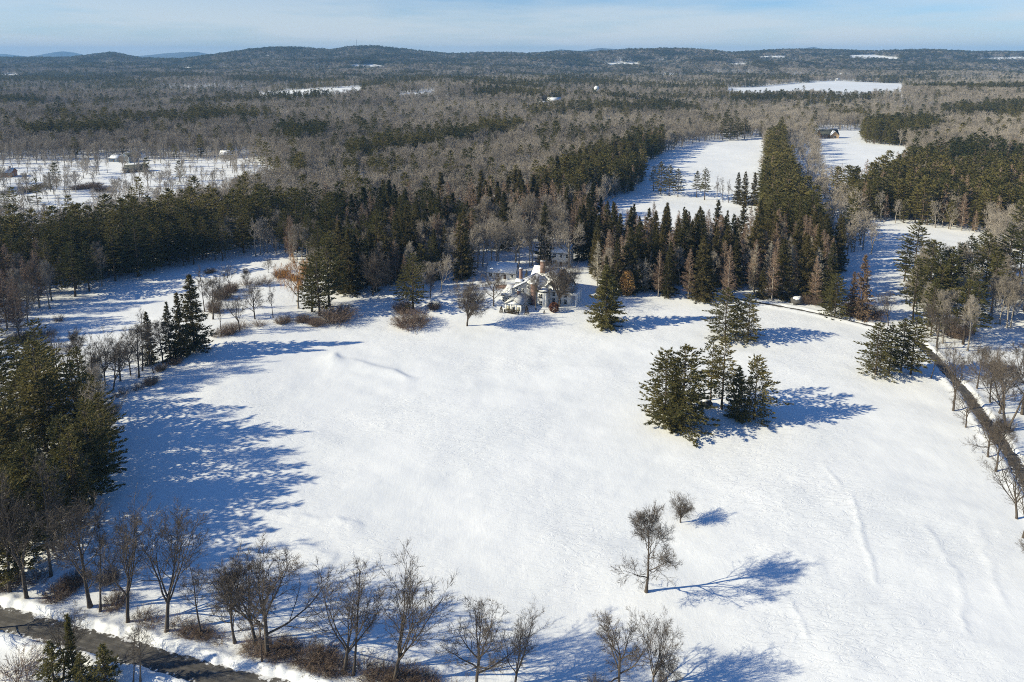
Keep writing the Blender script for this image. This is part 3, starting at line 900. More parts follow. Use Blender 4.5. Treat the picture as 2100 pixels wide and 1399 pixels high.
def slope(b, pts, th):
    """a roof plane with thickness: 4 corner points"""
    p = np.array(pts, float)
    n = nrm(np.cross(p[1] - p[0], p[3] - p[0]))
    if n[2] < 0: n = -n
    v = np.concatenate([p, p + n * th])
    b.add(v, q=[(0, 1, 2, 3), (7, 6, 5, 4), (0, 4, 5, 1), (1, 5, 6, 2), (2, 6, 7, 3), (3, 7, 4, 0)])

def gable_roof(parent, x0, x1, y0, y1, ze, zr, along, mat_='roofgrey', snow=(True, True), over=.4, snow_mat='capsnow'):
    r = None
    for k in (0, 1):
        if along == 'y':
            xm = (x0 + x1) / 2; sl = (zr - ze) / (xm - x0)
            xe = (x0 - over) if k == 0 else (x1 + over)
            zz = ze - sl * over
            P = [(xe, y0 - over, zz), (xm, y0 - over, zr), (xm, y1 + over, zr), (xe, y1 + over, zz)]
        else:
            ym = (y0 + y1) / 2; sl = (zr - ze) / (ym - y0)
            ye = (y0 - over) if k == 0 else (y1 + over)
            zz = ze - sl * over
            P = [(x0 - over, ye, zz), (x0 - over, ym, zr), (x1 + over, ym, zr), (x1 + over, ye, zz)]
        r = part(parent, 'roof', mat_, lambda b: slope(b, [(a, c, d + .02) for a, c, d in P], .16))
        if snow[k]:
            c = np.mean(P, 0)
            Q = [tuple(c + (np.array(p) - c) * .965 + np.array([0, 0, .20])) for p in P]
            part(r, 'snow_layer', snow_mat, lambda b: slope(b, Q, .22))
    return r

def window(parent, face, a, z, w, h, at_, pane='glass'):
    """face: 'x' or 'y' and outward sign; a = centre along the wall; at_ = wall plane"""
    ax, sg = face
    def bx(a0, a1, z0, z1, d0, d1):
        d0, d1 = sorted((at_ + sg * d0, at_ + sg * d1))
        return (a0, a1, d0, d1, z0, z1) if ax == 'y' else (d0, d1, a0, a1, z0, z1)
    f = .12
    def fr(b):
        box(b, *bx(a - w / 2 - f, a - w / 2, z - h / 2 - f, z + h / 2 + f, .004, .09))
        box(b, *bx(a + w / 2, a + w / 2 + f, z - h / 2 - f, z + h / 2 + f, .004, .09))
        box(b, *bx(a - w / 2, a + w / 2, z + h / 2, z + h / 2 + f, .004, .09))
        box(b, *bx(a - w / 2, a + w / 2, z - .035, z + .035, .03, .085))
        box(b, *bx(a - .03, a + .03, z + .035, z + h / 2, .03, .085))
    o = part(parent, 'window', 'trim', fr)
    pbox(o, 'pane', pane, *bx(a - w / 2, a + w / 2, z - h / 2, z + h / 2, .004, .03))
    pbox(o, 'sill', 'trim', *bx(a - w / 2 - .15, a + w / 2 + .15, z - h / 2 - f - .05, z - h / 2 - .002, .004, .16))
    return o

def chimney(parent, x, y, z0, z1, w, d, name='chimney'):
    c = pbox(parent, name, 'brick', x - w / 2, x + w / 2, y - d / 2, y + d / 2, z0, z1)
    pbox(c, 'chimney_cap', 'brick', x - w / 2 - .1, x + w / 2 + .1, y - d / 2 - .1, y + d / 2 + .1, z1 - .02, z1 + .22)
    pbox(c, 'snow_layer', 'capsnow', x - w / 2 - .05, x + w / 2 + .05, y - d / 2 - .05, y + d / 2 + .05, z1 + .221, z1 + .42)
    return c

def main_house():
    x, y, z = at(1053, 640)
    z = float(zground(x, y)) - .1
    h = empty('house', (x, y, z), R(-21), 'large white clapboard house with brick chimneys and snowy roofs', 'house')
    W = lambda fill, m='white': part(h, 'wall', m, fill)
    # glazed garden room in front
    W(lambda b: walls_gable(b, -3.3, 3.3, 0, 9.5, -.6, 3.2, 4.95, 'y'))
    gable_roof(h, -3.3, 3.3, 0, 9.8, 3.2, 4.95, 'y', 'roofgrey', (True, True), .35, 'roofthin')
    part(h, 'pediment', 'trim', lambda b: b.add([(-3.1, -.06, 3.15), (3.1, -.06, 3.15), (0, -.06, 4.75), (-3.1, .02, 3.15), (3.1, .02, 3.15), (0, .02, 4.75)],
                                               t=[(0, 1, 2), (5, 4, 3)], q=[(0, 3, 4, 1), (1, 4, 5, 2), (2, 5, 3, 0)]))
    for a, w in ((-2.1, 1.35), (2.1, 1.35)): window(h, ('y', -1), a, 1.55, w, 1.55, 0, 'blind')
    d = pbox(h, 'door', 'trim', -.72, .72, -.07, -.003, .1, 2.5)
    pbox(d, 'pane', 'glass', -.5, .5, -.1, -.071, .7, 2.3)
    for a in (-1.12, 1.12): pbox(h, 'pilaster', 'trim', a - .12, a + .12, -.14, -.003, -.1, 3.0)
    for a in (-3.18, 3.18): pbox(h, 'pilaster', 'trim', a - .16, a + .16, -.12, -.003, -.1, 3.0)
    for a in (1.6, 3.9, 6.2, 8.4):
        window(h, ('x', 1), a, 1.6, 1.2, 1.6, 3.3); window(h, ('x', -1), a, 1.6, 1.2, 1.6, -3.3, 'blind')
    chimney(h, -.2, 6.4, 3.8, 6.5, 1.15, .9)
    # low link to the left with a glazed porch
    W(lambda b: box(b, -8.2, -3.31, 8.2, 15.5, -.6, 3.1))
    for a in (-7.4, -6.2, -5.0, -3.95): window(h, ('y', -1), a, 1.5, .8, 1.9, 8.2)
    s = part(h, 'porch_roof', 'roofgrey', lambda b: slope(b, [(-8.6, 7.8, 3.12), (-3.0, 7.8, 3.12), (-3.0, 15.4, 5.0), (-8.6, 15.4, 5.0)], .15))
    part(s, 'snow_layer', 'capsnow', lambda b: slope(b, [(-8.5, 7.9, 3.3), (-3.1, 7.9, 3.3), (-3.1, 15.3, 5.18), (-8.5, 15.3, 5.18)], .28))
    # main block, gable towards the lawn
    W(lambda b: walls_gable(b, -4.5, 8.4, 9.9, 22.0, -.6, 5.6, 9.3, 'y'))
    gable_roof(h, -4.5, 8.4, 9.9, 22.0, 5.6, 9.3, 'y', 'roofdark', (True, True), .45)
    for a in (-2.2, 0.4):
        window(h, ('y', -1), a, 5.7, 1.0, 1.5, 9.9)
    window(h, ('y', -1), 2.6, 7.4, .8, 1.0, 9.9)
    chimney(h, 5.2, 9.3, -.6, 9.0, 2.3, 1.15)
    # dormer on the left slope
    W(lambda b: walls_gable(b, -3.8, -1.2, 12.5, 14.6, 6.1, 7.9, 8.7, 'x'))
    gable_roof(h, -3.9, -.9, 12.5, 14.6, 7.9, 8.7, 'x', 'roofdark', (True, True), .2)
    window(h, ('x', -1), 13.55, 7.2, .9, 1.2, -3.8)
    # two-storey bay with corner boards
    W(lambda b: box(b, 6.5, 10.6, 9.0, 13.5, -.6, 6.3))
    for zc in (1.6, 4.6): window(h, ('y', -1), 8.3, zc, 1.25, 1.75, 9.0)
    for a in (6.62, 10.48): pbox(h, 'corner_board', 'trim', a - .12, a + .12, 8.9, 8.997, -.5, 6.25)
    r = pbox(h, 'bay_roof', 'roofdark', 6.2, 10.9, 8.7, 13.8, 6.301, 6.55)
    pbox(r, 'snow_layer', 'capsnow', 7.4, 10.8, 9.0, 13.7, 6.551, 6.8)
    # long right wing, ridge across
    W(lambda b: walls_gable(b, 8.41, 18.6, 14.5, 22.5, -.6, 6.2, 9.9, 'x'))
    gable_roof(h, 8.9, 18.6, 14.5, 22.5, 6.2, 9.9, 'x', 'roofdark', (True, True), .45)
    for a in (12.0, 14.5, 17.0):
        window(h, ('y', -1), a, 4.1, 1.05, 1.6, 14.5); window(h, ('y', -1), a, 1.4, 1.05, 1.8, 14.5)
    for a in (16.4, 20.4): window(h, ('x', 1), a, 4.1, 1.05, 1.6, 18.6)
    W(lambda b: walls_gable(b, 8.9, 11.9, 13.6, 15.5, 5.6, 7.3, 8.6, 'y'))
    gable_roof(h, 8.9, 11.9, 13.6, 17.6, 7.3, 8.6, 'y', 'roofdark', (True, False), .3)
    # porch on tall columns at the right end
    pr = part(h, 'porch_roof', 'trim', lambda b: box(b, 19.1, 21.6, 14.2, 22.6, 4.6, 5.1))
    part(pr, 'snow_layer', 'capsnow', lambda b: slope(b, [(19.1, 14.2, 5.11), (21.6, 14.2, 5.11), (21.6, 22.6, 5.11), (19.1, 22.6, 5.11)], .3))
    for cy in (14.6, 17.2, 19.8, 22.2):
        c = part(h, 'column', 'trim', lambda b: tube(b, [(21.3, cy, -.6), (21.3, cy, 4.6)], [.24, .2], 10))
        pbox(c, 'column_base', 'trim', 21.0, 21.6, cy - .3, cy + .3, -.6, .2)
    # rear block
    W(lambda b: walls_gable(b, -1.0, 12.0, 22.6, 34.0, -.6, 6.6, 10.4, 'x'))
    gable_roof(h, -1.0, 12.0, 22.6, 34.0, 6.6, 10.4, 'x', 'roofdark', (True, True), .4)
    chimney(h, -3.2, 17.0, 6.0, 12.2, 1.1, 1.1)
    chimney(h, 3.6, 25.5, 8.5, 13.6, 2.0, 1.1)
    chimney(h, 13.5, 21.0, 7.0, 12.6, 1.5, 1.2)
    return h, z
HOUSE, HZ = main_house()

def local(dx, dy, o=HOUSE):
    a = o.rotation_euler[2]
    return o.location.x + dx * math.cos(a) - dy * math.sin(a), o.location.y + dx * math.sin(a) + dy * math.cos(a)

# clipped hedge in front of the garden room, garden wall, side buildings
def hedge():
    rng = np.random.default_rng(5)
    b = Buf(); n = 2600
    c = np.stack([rng.uniform(-3.1, 2.6, n), rng.uniform(-.55, .55, n), rng.uniform(0, 1.35, n)], -1)
    m = np.argmax(np.abs((c - [-.25, 0, .6]) / [2.85, .55, .75]), 1)
    for k, (lo, hi) in enumerate(((-3.1, 2.6), (-.55, .55), (0, 1.35))):
        s = m == k
        c[s, k] = np.where(c[s, k] > (lo + hi) / 2, hi, lo) + rng.normal(size=s.sum()) * .05
    blades(b, c, rng.normal(size=(n, 3)) + UP * .5, .22, .15, rng)
    x, y = local(0, -1.6)
    e = empty('hedge', (x, y, float(zground(x, y))), R(-21), 'low clipped brown hedge in front of the glazed garden room', 'hedge')
    obj('crown', b.mesh('hedge_leaves', M['yew']), e)
    part(e, 'stems', 'brownwood', lambda bb: [tube(bb, [(q, 0, -.2), (q + .1, .05, 1.1)], [.05, .03], 5) for q in np.linspace(-2.8, 2.3, 9)])
hedge()

def wall_garden():
    x0, y0, _ = at(1016, 592); x1, y1, _ = at(1055, 592)
    z = float(zground((x0 + x1) / 2, y0))
    e = empty('garden_wall', (x0, y0, z), 0, 'low brick garden wall with snow on top left of the house', 'wall')
    L = x1 - x0 + 1
    pbox(e, 'wall_body', 'brick', 0, L, 0, .5, -.5, 1.7)
    pbox(e, 'coping', 'brick', -.1, L + .1, -.08, .58, 1.7, 1.85)
    pbox(e, 'snow_layer', 'capsnow', -.1, L + .1, -.1, .6, 1.851, 2.1)
wall_garden()

BUILT = []
def simple_building(name, px, py, W, D, hw, hr, along, wall, roof, rz, label, cat='house', snow=(True, True), win=3, floors=1, chim=False, door=True, group=None):
    x, y, z = at(px, py)
    z = float(zground(x, y)) - .1
    BUILT.append((x, y, max(W, D)))
    h = empty(name, (x, y, z), R(rz), label, cat, group)
    part(h, 'wall', wall, lambda b: walls_gable(b, -W / 2, W / 2, 0, D, -1.5, hw, hr, along))
    gable_roof(h, -W / 2, W / 2, 0, D, hw, hr, along, roof, snow, .5)
    fh = hw / floors
    for f in range(floors):
        for i in range(win):
            a = -W / 2 + W * (i + .5) / win
            if door and f == 0 and i == win // 2:
                d = pbox(h, 'door', 'brownwood', a - .55, a + .55, -.06, -.003, 0, 2.2); continue
            window(h, ('y', -1), a, fh * f + fh * .55, min(1.3, W / win * .45), fh * .48, 0)
        for i in range(2):
            window(h, ('x', 1), D * (i + .5) / 2, fh * f + fh * .55, 1.1, fh * .48, W / 2)
            window(h, ('x', -1), D * (i + .5) / 2, fh * f + fh * .55, 1.1, fh * .48, -W / 2)
    if chim: chimney(h, W * .22, D * .55, hw, hr + 1.4, 1.1, 1.1)
    return h

simple_building('garage', 1028, 572, 13, 8, 3.0, 6.4, 'x', 'white', 'roofgrey', -10, 'white outbuilding with a shaded snowy roof behind the garden wall', 'garage', win=4)
simple_building('house', 1150, 545, 9, 9, 6.5, 9.5, 'x', 'white', 'roofdark', -15, 'white two-storey building with a snowy roof behind the main house', win=3, floors=2)
b6 = simple_building('lodge', 1702, 284, 21, 14, 4.6, 10.5, 'x', 'tan', 'roofdark', -4, 'brown lodge with dark green roof beside the far snowy clearing', 'house', (False, True), 5)
part(b6, 'gable', 'tan', lambda b: walls_gable(b, 0, 9, -3.5, 5, -1, 4.4, 9.2, 'y'))
gable_roof(b6, 0, 9, -3.5, 6, 4.4, 9.2, 'y', 'roofdark', (True, True), .5)
window(b6, ('y', -1), 4.5, 2.4, 2.6, 2.2, -3.5)
simple_building('shed', 1668, 288, 13, 8, 3.2, 6.0, 'x', 'tan', 'roofdark', 6, 'low brown shed left of the brown lodge', 'shed', (True, True), 3)
simple_building('house', 257, 334, 10, 11, 6.0, 9.0, 'y', 'blue', 'roofdark', -20, 'blue-grey two-storey house with white trim in the left clearing', 'house', (True, False), 3, 2)
simple_building('house', 233, 332, 11, 8, 3.5, 6.0, 'x', 'blue', 'roofgrey', -20, 'low grey wing building left of the blue-grey house', 'house', (True, True), 3)
simple_building('barn', 276, 354, 17, 9, 2.6, 6.2, 'x', 'brownwood', 'roofdark', 12, 'low dark brown barn in front of the blue-grey house', 'barn', (False, True), 3)
simple_building('house', 8, 364, 12, 9, 4.0, 7.0, 'x', 'orange', 'roofgrey', 10, 'orange brick house at the left edge of the clearing', 'house', (True, True), 3, chim=True)
simple_building('house', 6, 400, 18, 9, 3.0, 5.2, 'x', 'white', 'roofgrey', 4, 'long low white house at the left edge', 'house', (True, True), 5)
simple_building('house', 464, 326, 12, 9, 4.0, 7.5, 'x', 'white', 'roofgrey', 8, 'white house at the right end of the left clearing', 'house', (True, True), 3)
simple_building('house', 128, 279, 14, 9, 4.5, 9, 'x', 'white', 'roofgrey', 0, 'snow-roofed white house among dark pines at upper left', 'house', (True, True), 3)
simple_building('house', 1138, 216, 26, 12, 8, 14, 'x', 'cream', 'roofgrey', 14, 'big cream building with snowy roof on the wooded rise', 'house', (True, True), 6, 2)
simple_building('house', 1115, 219, 16, 10, 6, 10, 'x', 'cream', 'roofgrey', 14, 'smaller cream building left of the big cream building', 'house', (True, True), 4)
for k, (px, py, lb) in enumerate(((1545, 171, 'tiny white house on the wooded slope left of the frozen lake'), (1375, 199, 'small white house in the far woods left of the lake'),
                                  (1718, 166, 'white lakeside house on the far shore'), (1213, 163, 'tiny white house in the woods above the water tower'),
                                  (1912, 146, 'tiny white house on the far right slope'), (1367, 152, 'tiny pale house below the middle hills'),
                                  (820, 250, 'small white house hidden in the middle woods'), (600, 238, 'white house in a gap of the woods at upper left'))):
    simple_building('house', px, py, 14, 10, 6, 10, 'xy'[k % 2], ('white', 'cream')[k % 2], 'roofgrey', k * 13 - 30, lb, 'house', (True, True), 3, 2)

def water_tower():
    x, y, z = at(1223, 204)
    e = empty('water_tower', (x, y, z), 0, 'round white water tower above the far woods', 'water tower')
    def ball(b):
        th = np.linspace(0, math.pi, 9); r = 5.5
        tube(b, [(0, 0, 24 - r * math.cos(t)) for t in th], [max(.05, r * math.sin(t)) for t in th], 16)
    part(e, 'tank', 'white', ball)
    part(e, 'stem', 'white', lambda b: tube(b, [(0, 0, -2), (0, 0, 3), (0, 0, 19.5)], [2.4, 1.4, 1.6], 12))
    part(e, 'ladder', 'metal', lambda b: [box(b, 1.7, 1.78, -.3 + k * .6 - .04, -.3 + k * .6 + .04, 0, 20) for k in (0, 1)])
water_tower()

def mast():
    x, y, z = at(732, 101)
    y0 = 5350.0; x0 = (732 - PW / 2) / FPX * y0 * CP
    z0 = float(zbase(x0, y0))
    e = empty('radio_mast', (x0, y0, z0), 0, 'tall lattice radio mast on top of the wooded hill', 'mast')
    Ht = 72.0
    for k in range(3):
        a = k * 2.094
        part(e, 'leg', 'metal', lambda b: tube(b, [(3.0 * math.cos(a), 3.0 * math.sin(a), -8), (1.0 * math.cos(a), 1.0 * math.sin(a), Ht)], [.5, .35], 5))
    for j in range(12):
        za, zb = j * Ht / 12, (j + 1) * Ht / 12
        ra, rb = 3 - 2 * za / Ht, 3 - 2 * zb / Ht
        def br(b):
            for k in range(3):
                a, a2 = k * 2.094, (k + 1) * 2.094
                tube(b, [(ra * math.cos(a), ra * math.sin(a), za), (rb * math.cos(a2), rb * math.sin(a2), zb)], [.2, .2], 4)
        part(e, 'brace', 'metal', br)
    part(e, 'antenna', 'metal', lambda b: tube(b, [(0, 0, Ht - 2), (0, 0, Ht + 8)], [.5, .2], 6))
mast()

def utility_pole():
    x, y, z = at(538, 1366)
    z = float(zground(x, y))
    e = empty('utility_pole', (x, y, z), 0, 'thin brown utility pole in the snow bank beside the road', 'pole')
    part(e, 'pole', 'brownwood', lambda b: tube(b, [(0, 0, -1), (0, 0, 7.6)], [.15, .11], 8))
    part(e, 'crossarm', 'brownwood', lambda b: box(b, -1.0, .25, -.06, .06, 6.9, 7.05))
    for a in (-.85, -.4): part(e, 'insulator', 'metal', lambda b: tube(b, [(a, 0, 7.05), (a, 0, 7.25)], [.06, .05], 6))
    gx, gy, _ = at(605, 1342)
    part(e, 'guy_wire', 'metal', lambda b: tube(b, [(0, 0, 5.2), (gx - x, gy - y, .2)], [.02, .02], 4))
utility_pole()

def boulder(px, py, w, hgt, label, seed):
    x, y, z = at(px, py)
    z = float(zground(x, y))
    e = empty('boulder', (x, y, z), .3 * seed, label, 'boulder')
    def blob(b, k, zc, sq, shift):
        th = np.linspace(0, math.pi, 10); ph = np.linspace(0, 2 * math.pi, 15)[:-1]
        T, F = np.meshgrid(th, ph, indexing='ij')
        n = 1 + .9 * (fbm(np.cos(F) * np.sin(T) * 1.7 + seed * 5 + 20, np.sin(F) * np.sin(T) * 1.7 + np.cos(T) * 1.3 + 20, seed, 3) - .5)
        X, Y, Z = w * k * np.sin(T) * np.cos(F) * n, w * .7 * k * np.sin(T) * np.sin(F) * n, zc + sq * np.cos(T) * n
        i = np.arange(9)[:, None] * 14; j = np.arange(14)[None, :]
        q = np.stack([i + j, i + (j + 1) % 14, i + 14 + (j + 1) % 14, i + 14 + j], -1).reshape(-1, 4)
        b.add(np.stack([X + shift, Y, Z], -1).reshape(-1, 3), q=q)
    part(e, 'rock', 'rock', lambda b: blob(b, 1, hgt * .4, hgt * .6, 0))
    part(e, 'snow_layer', 'capsnow', lambda b: blob(b, .62, hgt * .8, hgt * .27, -.25))
boulder(1447, 832, 2.0, 2.0, 'dark boulder capped with snow under the lawn pines', 1)
boulder(1636, 622, 3.6, 2.8, 'snow-capped dark boulder beside the driveway at the wood edge', 2)

# ------------------------------------------------------------------ trees placed one by one
G_ROAD = 'bare trees along the roadside'
for kind, bx, by, ty, v, lb in [
    ('vase', 55, 1232, 975, 0, 'tall bare tree at the far left of the roadside row'),
    ('thin', 20, 1215, 960, 1, 'slim bare trunk left of the whole roadside row'),
    ('thin', 104, 1182, 930, 0, 'bare tree under the dark pines at lower left'),
    ('oval', 185, 1245, 1020, 1, 'bushy bare tree in front of the dark pines at lower left'),
    ('thin', 205, 1255, 1060, 0, 'slim bare tree beside the bushy bare tree at lower left'),
    ('vase', 262, 1277, 1035, 1, 'forked bare tree in front of the great blue shadow'),
    ('vase', 342, 1298, 1058, 2, 'widely forked bare tree standing on the ploughed roadside bank'),
    ('thin', 413, 1302, 1125, 1, 'small leaning bare tree left of the twin roadside trees'),
    ('oval', 482, 1318, 1150, 0, 'fine-twigged young bare tree beside the twin roadside trees'),
    ('vase', 525, 1322, 1098, 0, 'rear one of the twin big bare trees by the utility pole'),
    ('wide', 548, 1344, 1120, 1, 'front one of the twin big bare trees by the utility pole'),
    ('vase', 707, 1382, 1140, 1, 'bare tree with long upright limbs right of the brown brush'),
    ('thin', 724, 1386, 1142, 0, 'slim bare tree close beside the upright-limbed one'),
    ('vase', 807, 1402, 1160, 2, 'big dark bare tree with a broken low limb at the bottom edge'),
    ('wide', 977, 1416, 1236, 0, 'round-crowned bare tree at the bottom edge middle'),
    ('vase', 1055, 1416, 1246, 1, 'slender fine-twigged bare tree right of the round-crowned one'),
    ('wide', 1270, 1420, 1268, 1, 'broad bare tree at the bottom edge below the lone lawn trees'),
    ('vase', 1335, 1424, 1275, 2, 'second broad bare tree at the bottom edge right of the middle'),
    ('round', 1368, 1425, 1335, 0, 'low dense bare tree at the right end of the bottom row'),
    ('thin', 273, 1402, 1285, 0, 'leaning thin bare tree on the near side of the road'),
    ('thin', 288, 1402, 1250, 1, 'straight thin bare tree on the near side of the road'),
    ('vase', 130, 1392, 1262, 2, 'small forked bare tree on the near side of the road'),
    ('wide', -25, 1290, 1190, 0, 'bare tree reaching in at the left edge over the road')]:
    plant_px(kind, bx, by, ty, lb, G_ROAD, var=v)
for kind, bx, by, ty, lb, kw in [
    ('gnarled', 1325, 1215, 1035, 'lone gnarled bare tree on the lower lawn', dict(var=0, wide=.95, rz=0.01)),
    ('egg', 1395, 1072, 1008, 'small lollipop-shaped bare tree on the lower lawn', dict(rz=.4, var=0, wide=1.25)),
    ('egg', 958, 668, 563, 'egg-shaped bare tree on the lawn in front of the house', dict(var=1, wide=1.1)),
    ('wide', 1012, 627, 552, 'spreading bare tree left of the glazed garden room', dict(var=1)),
    ('egg', 1147, 629, 508, 'tall rounded bare tree in front of the house wing', dict(rz=1.2, var=0, wide=1.3)),
    ('oval', 1099, 636, 560, 'slim bare tree in front of the big brick chimney', dict(var=1, wide=.8)),
    ('egg', 765, 606, 503, 'broad round bare tree at the wood edge left of the house', dict(rz=2.0)),
    ('oval', 882, 612, 555, 'reddish fine-twigged bare tree behind the yard pine', dict(var=0)),
    ('vase', 1548, 607, 545, 'pale forked bare tree at the wood edge by the driveway', dict(var=1)),
    ('vase', 1822, 668, 595, 'thin bare tree beside the driveway bend', dict(var=2)),
    ('wide', 1921, 716, 620, 'old bare tree with stubby limbs above the driveway', dict(var=1)),
    ('thin', 1909, 776, 688, 'thin bare tree against the right clump of pines', dict(var=0)),
    ('vase', 1955, 842, 690, 'spreading bare tree on the lawn side of the driveway', dict(var=0)),
    ('wide', 1980, 878, 800, 'small bare tree on the lawn side of the driveway', dict(var=0)),
    ('wide', 2026, 938, 840, 'bare driveway tree above the pair at the right edge', dict(var=1)),
    ('oval', 2042, 968, 850, 'darker bare driveway tree near the right edge', dict(var=0)),
    ('vase', 2085, 1064, 905, 'bushy bare tree beside the driveway at the right edge', dict(var=1)),
    ('vase', 2098, 1102, 960, 'bare tree cut off by the right edge of the picture', dict(var=2)),
    ('oval', 2112, 1180, 1100, 'lowest bare tree on the right edge', dict(var=1)),
    ('oval', 2003, 797, 705, 'first bare tree on the far side of the driveway', dict(var=1)),
    ('oval', 2031, 826, 725, 'second bare tree on the far side of the driveway', dict(var=0)),
    ('oval', 2050, 848, 740, 'third bare tree on the far side of the driveway', dict(var=1, wide=1.1)),
    ('vase', 2063, 881, 715, 'upright bare tree beyond the driveway at the right edge', dict(var=2)),
    ('thin', 2067, 883, 690, 'bare trunk leaning right beyond the driveway', dict(var=1, lean=.28, rz=0.01)),
    ('wide', 2096, 850, 700, 'bare tree farthest right beyond the driveway', dict(var=0))]:
    plant_px(kind, bx, by, ty, lb, **kw)
for k, (bx, by, ty, lb) in enumerate([
    (962, 556, 452, 'leftmost big pale bare tree behind the house'), (990, 548, 444, 'second big pale bare tree behind the house'),
    (1022, 545, 440, 'third big pale bare tree, behind the white outbuilding'), (1058, 552, 436, 'fourth big pale bare tree behind the house'),
    (1092, 545, 438, 'fifth big pale bare tree behind the house chimneys'), (1128, 540, 440, 'sixth big pale bare tree behind the house'),
    (1168, 548, 446, 'rightmost big pale bare tree behind the house'), (905, 600, 520, 'reddish bare tree beside the yard shrubs'),
    (868, 600, 530, 'small bare tree at the wood edge left of the house'), (1300, 600, 520, 'bare tree behind the golden beech')]):
    plant_px('pale', bx, by, ty, lb, 'big pale bare trees around the house', var=k, wide=1.05)
G_LP = 'pines in clumps on the lawn'
for kind, bx, by, ty, v, w, lb in [
    ('full_pine', 1362, 866, 716, 0, 1.2, 'leftmost full pine of the big lawn clump'),
    ('full_pine', 1400, 874, 704, 1, 1.2, 'tallest front pine of the big lawn clump'),
    ('fir', 1386, 880, 785, 1, 1.1, 'low front fir of the big lawn clump'),
    ('pine', 1457, 820, 690, 3, .9, 'thin see-through pine at the back of the big lawn clump'),
    ('pine', 1480, 838, 690, 1, 1.1, 'tall dark pine in the middle of the big lawn clump'),
    ('fir', 1512, 858, 748, 1, 1.1, 'dark low fir right of centre in the big lawn clump'),
    ('full_pine', 1546, 860, 727, 2, 1.0, 'rightmost pine of the big lawn clump'),
    ('full_pine', 1487, 694, 588, 0, 1.1, 'left taller pine of the pair below the wood edge'),
    ('full_pine', 1534, 699, 600, 2, 1.1, 'right pine of the pair below the wood edge'),
    ('pine', 1510, 684, 612, 0, 1.0, 'shorter pine behind the pair below the wood edge'),
    ('full_pine', 1796, 768, 660, 2, 1.15, 'leftmost pine of the clump beside the driveway'),
    ('pine', 1823, 768, 664, 0, 1.1, 'second pine of the clump beside the driveway'),
    ('pine', 1847, 764, 652, 2, 1.1, 'third pine of the clump beside the driveway'),
    ('pine', 1868, 768, 648, 0, 1.1, 'rightmost pine of the clump beside the driveway'),
    ('full_pine', 1712, 650, 560, 1, 1.0, 'single green pine by the driveway at the wood edge'),
    ('fir', 1242, 668, 541, 0, 1.25, 'big dark fir standing right of the house'),
    ('pine', 848, 634, 515, 0, 1.15, 'tall pine on the yard left of the house'),
    ('pine', 655, 648, 512, 0, 1.1, 'front dark pine at the end of the shrub row'),
    ('pine', 640, 640, 540, 2, 1.1, 'shorter pine beside the orange willow'),
    ('pine', 676, 628, 478, 1, 1.1, 'tall pine behind the shrub row end'),
    ('pine', 40, 790, 690, 3, 1.2, 'thin grey-green pine at the left edge'),
    ('pine', 68, 800, 705, 1, 1.2, 'second thin pine near the left edge'),
    ('full_pine', 112, 930, 765, 0, .84, 'tallest bushy pine of the lower left grove'),
    ('full_pine', 162, 908, 742, 1, .84, 'pine at the right top of the lower left grove'),
    ('pine', 190, 1018, 812, 0, .84, 'outer right pine of the lower left grove'),
    ('full_pine', 140, 1050, 850, 2, .84, 'front pine of the lower left grove'),
    ('pine', 30, 1000, 820, 2, .84, 'dark pine at the left edge of the grove'),
    ('full_pine', 70, 1110, 905, 1, .84, 'low front pine at the lower left edge'),
    ('pine', 0, 1020, 860, 0, .84, 'olive pine cut off by the left edge'),
    ('pine', 218, 985, 800, 2, .84, 'slim pine at the lawn side of the lower left grove'),
    ('pine', 205, 955, 778, 0, .84, 'second slim pine at the lawn side of the grove'),
    ('pine', 160, 1075, 875, 1, .84, 'lowest dark pine on the lawn side of the grove'),
    ('pine', 110, 1130, 930, 2, .84, 'dark pine behind the bushy bare roadside tree'),
    ('full_pine', 45, 905, 762, 2, .84, 'broad pine at the upper left of the grove'),
    ('pine', 190, 890, 765, 1, 1.2, 'rear pine of the lower left grove')]:
    plant_px(kind, bx, by, ty, lb, G_LP if 1300 < bx < 1900 else None, var=v, wide=w)
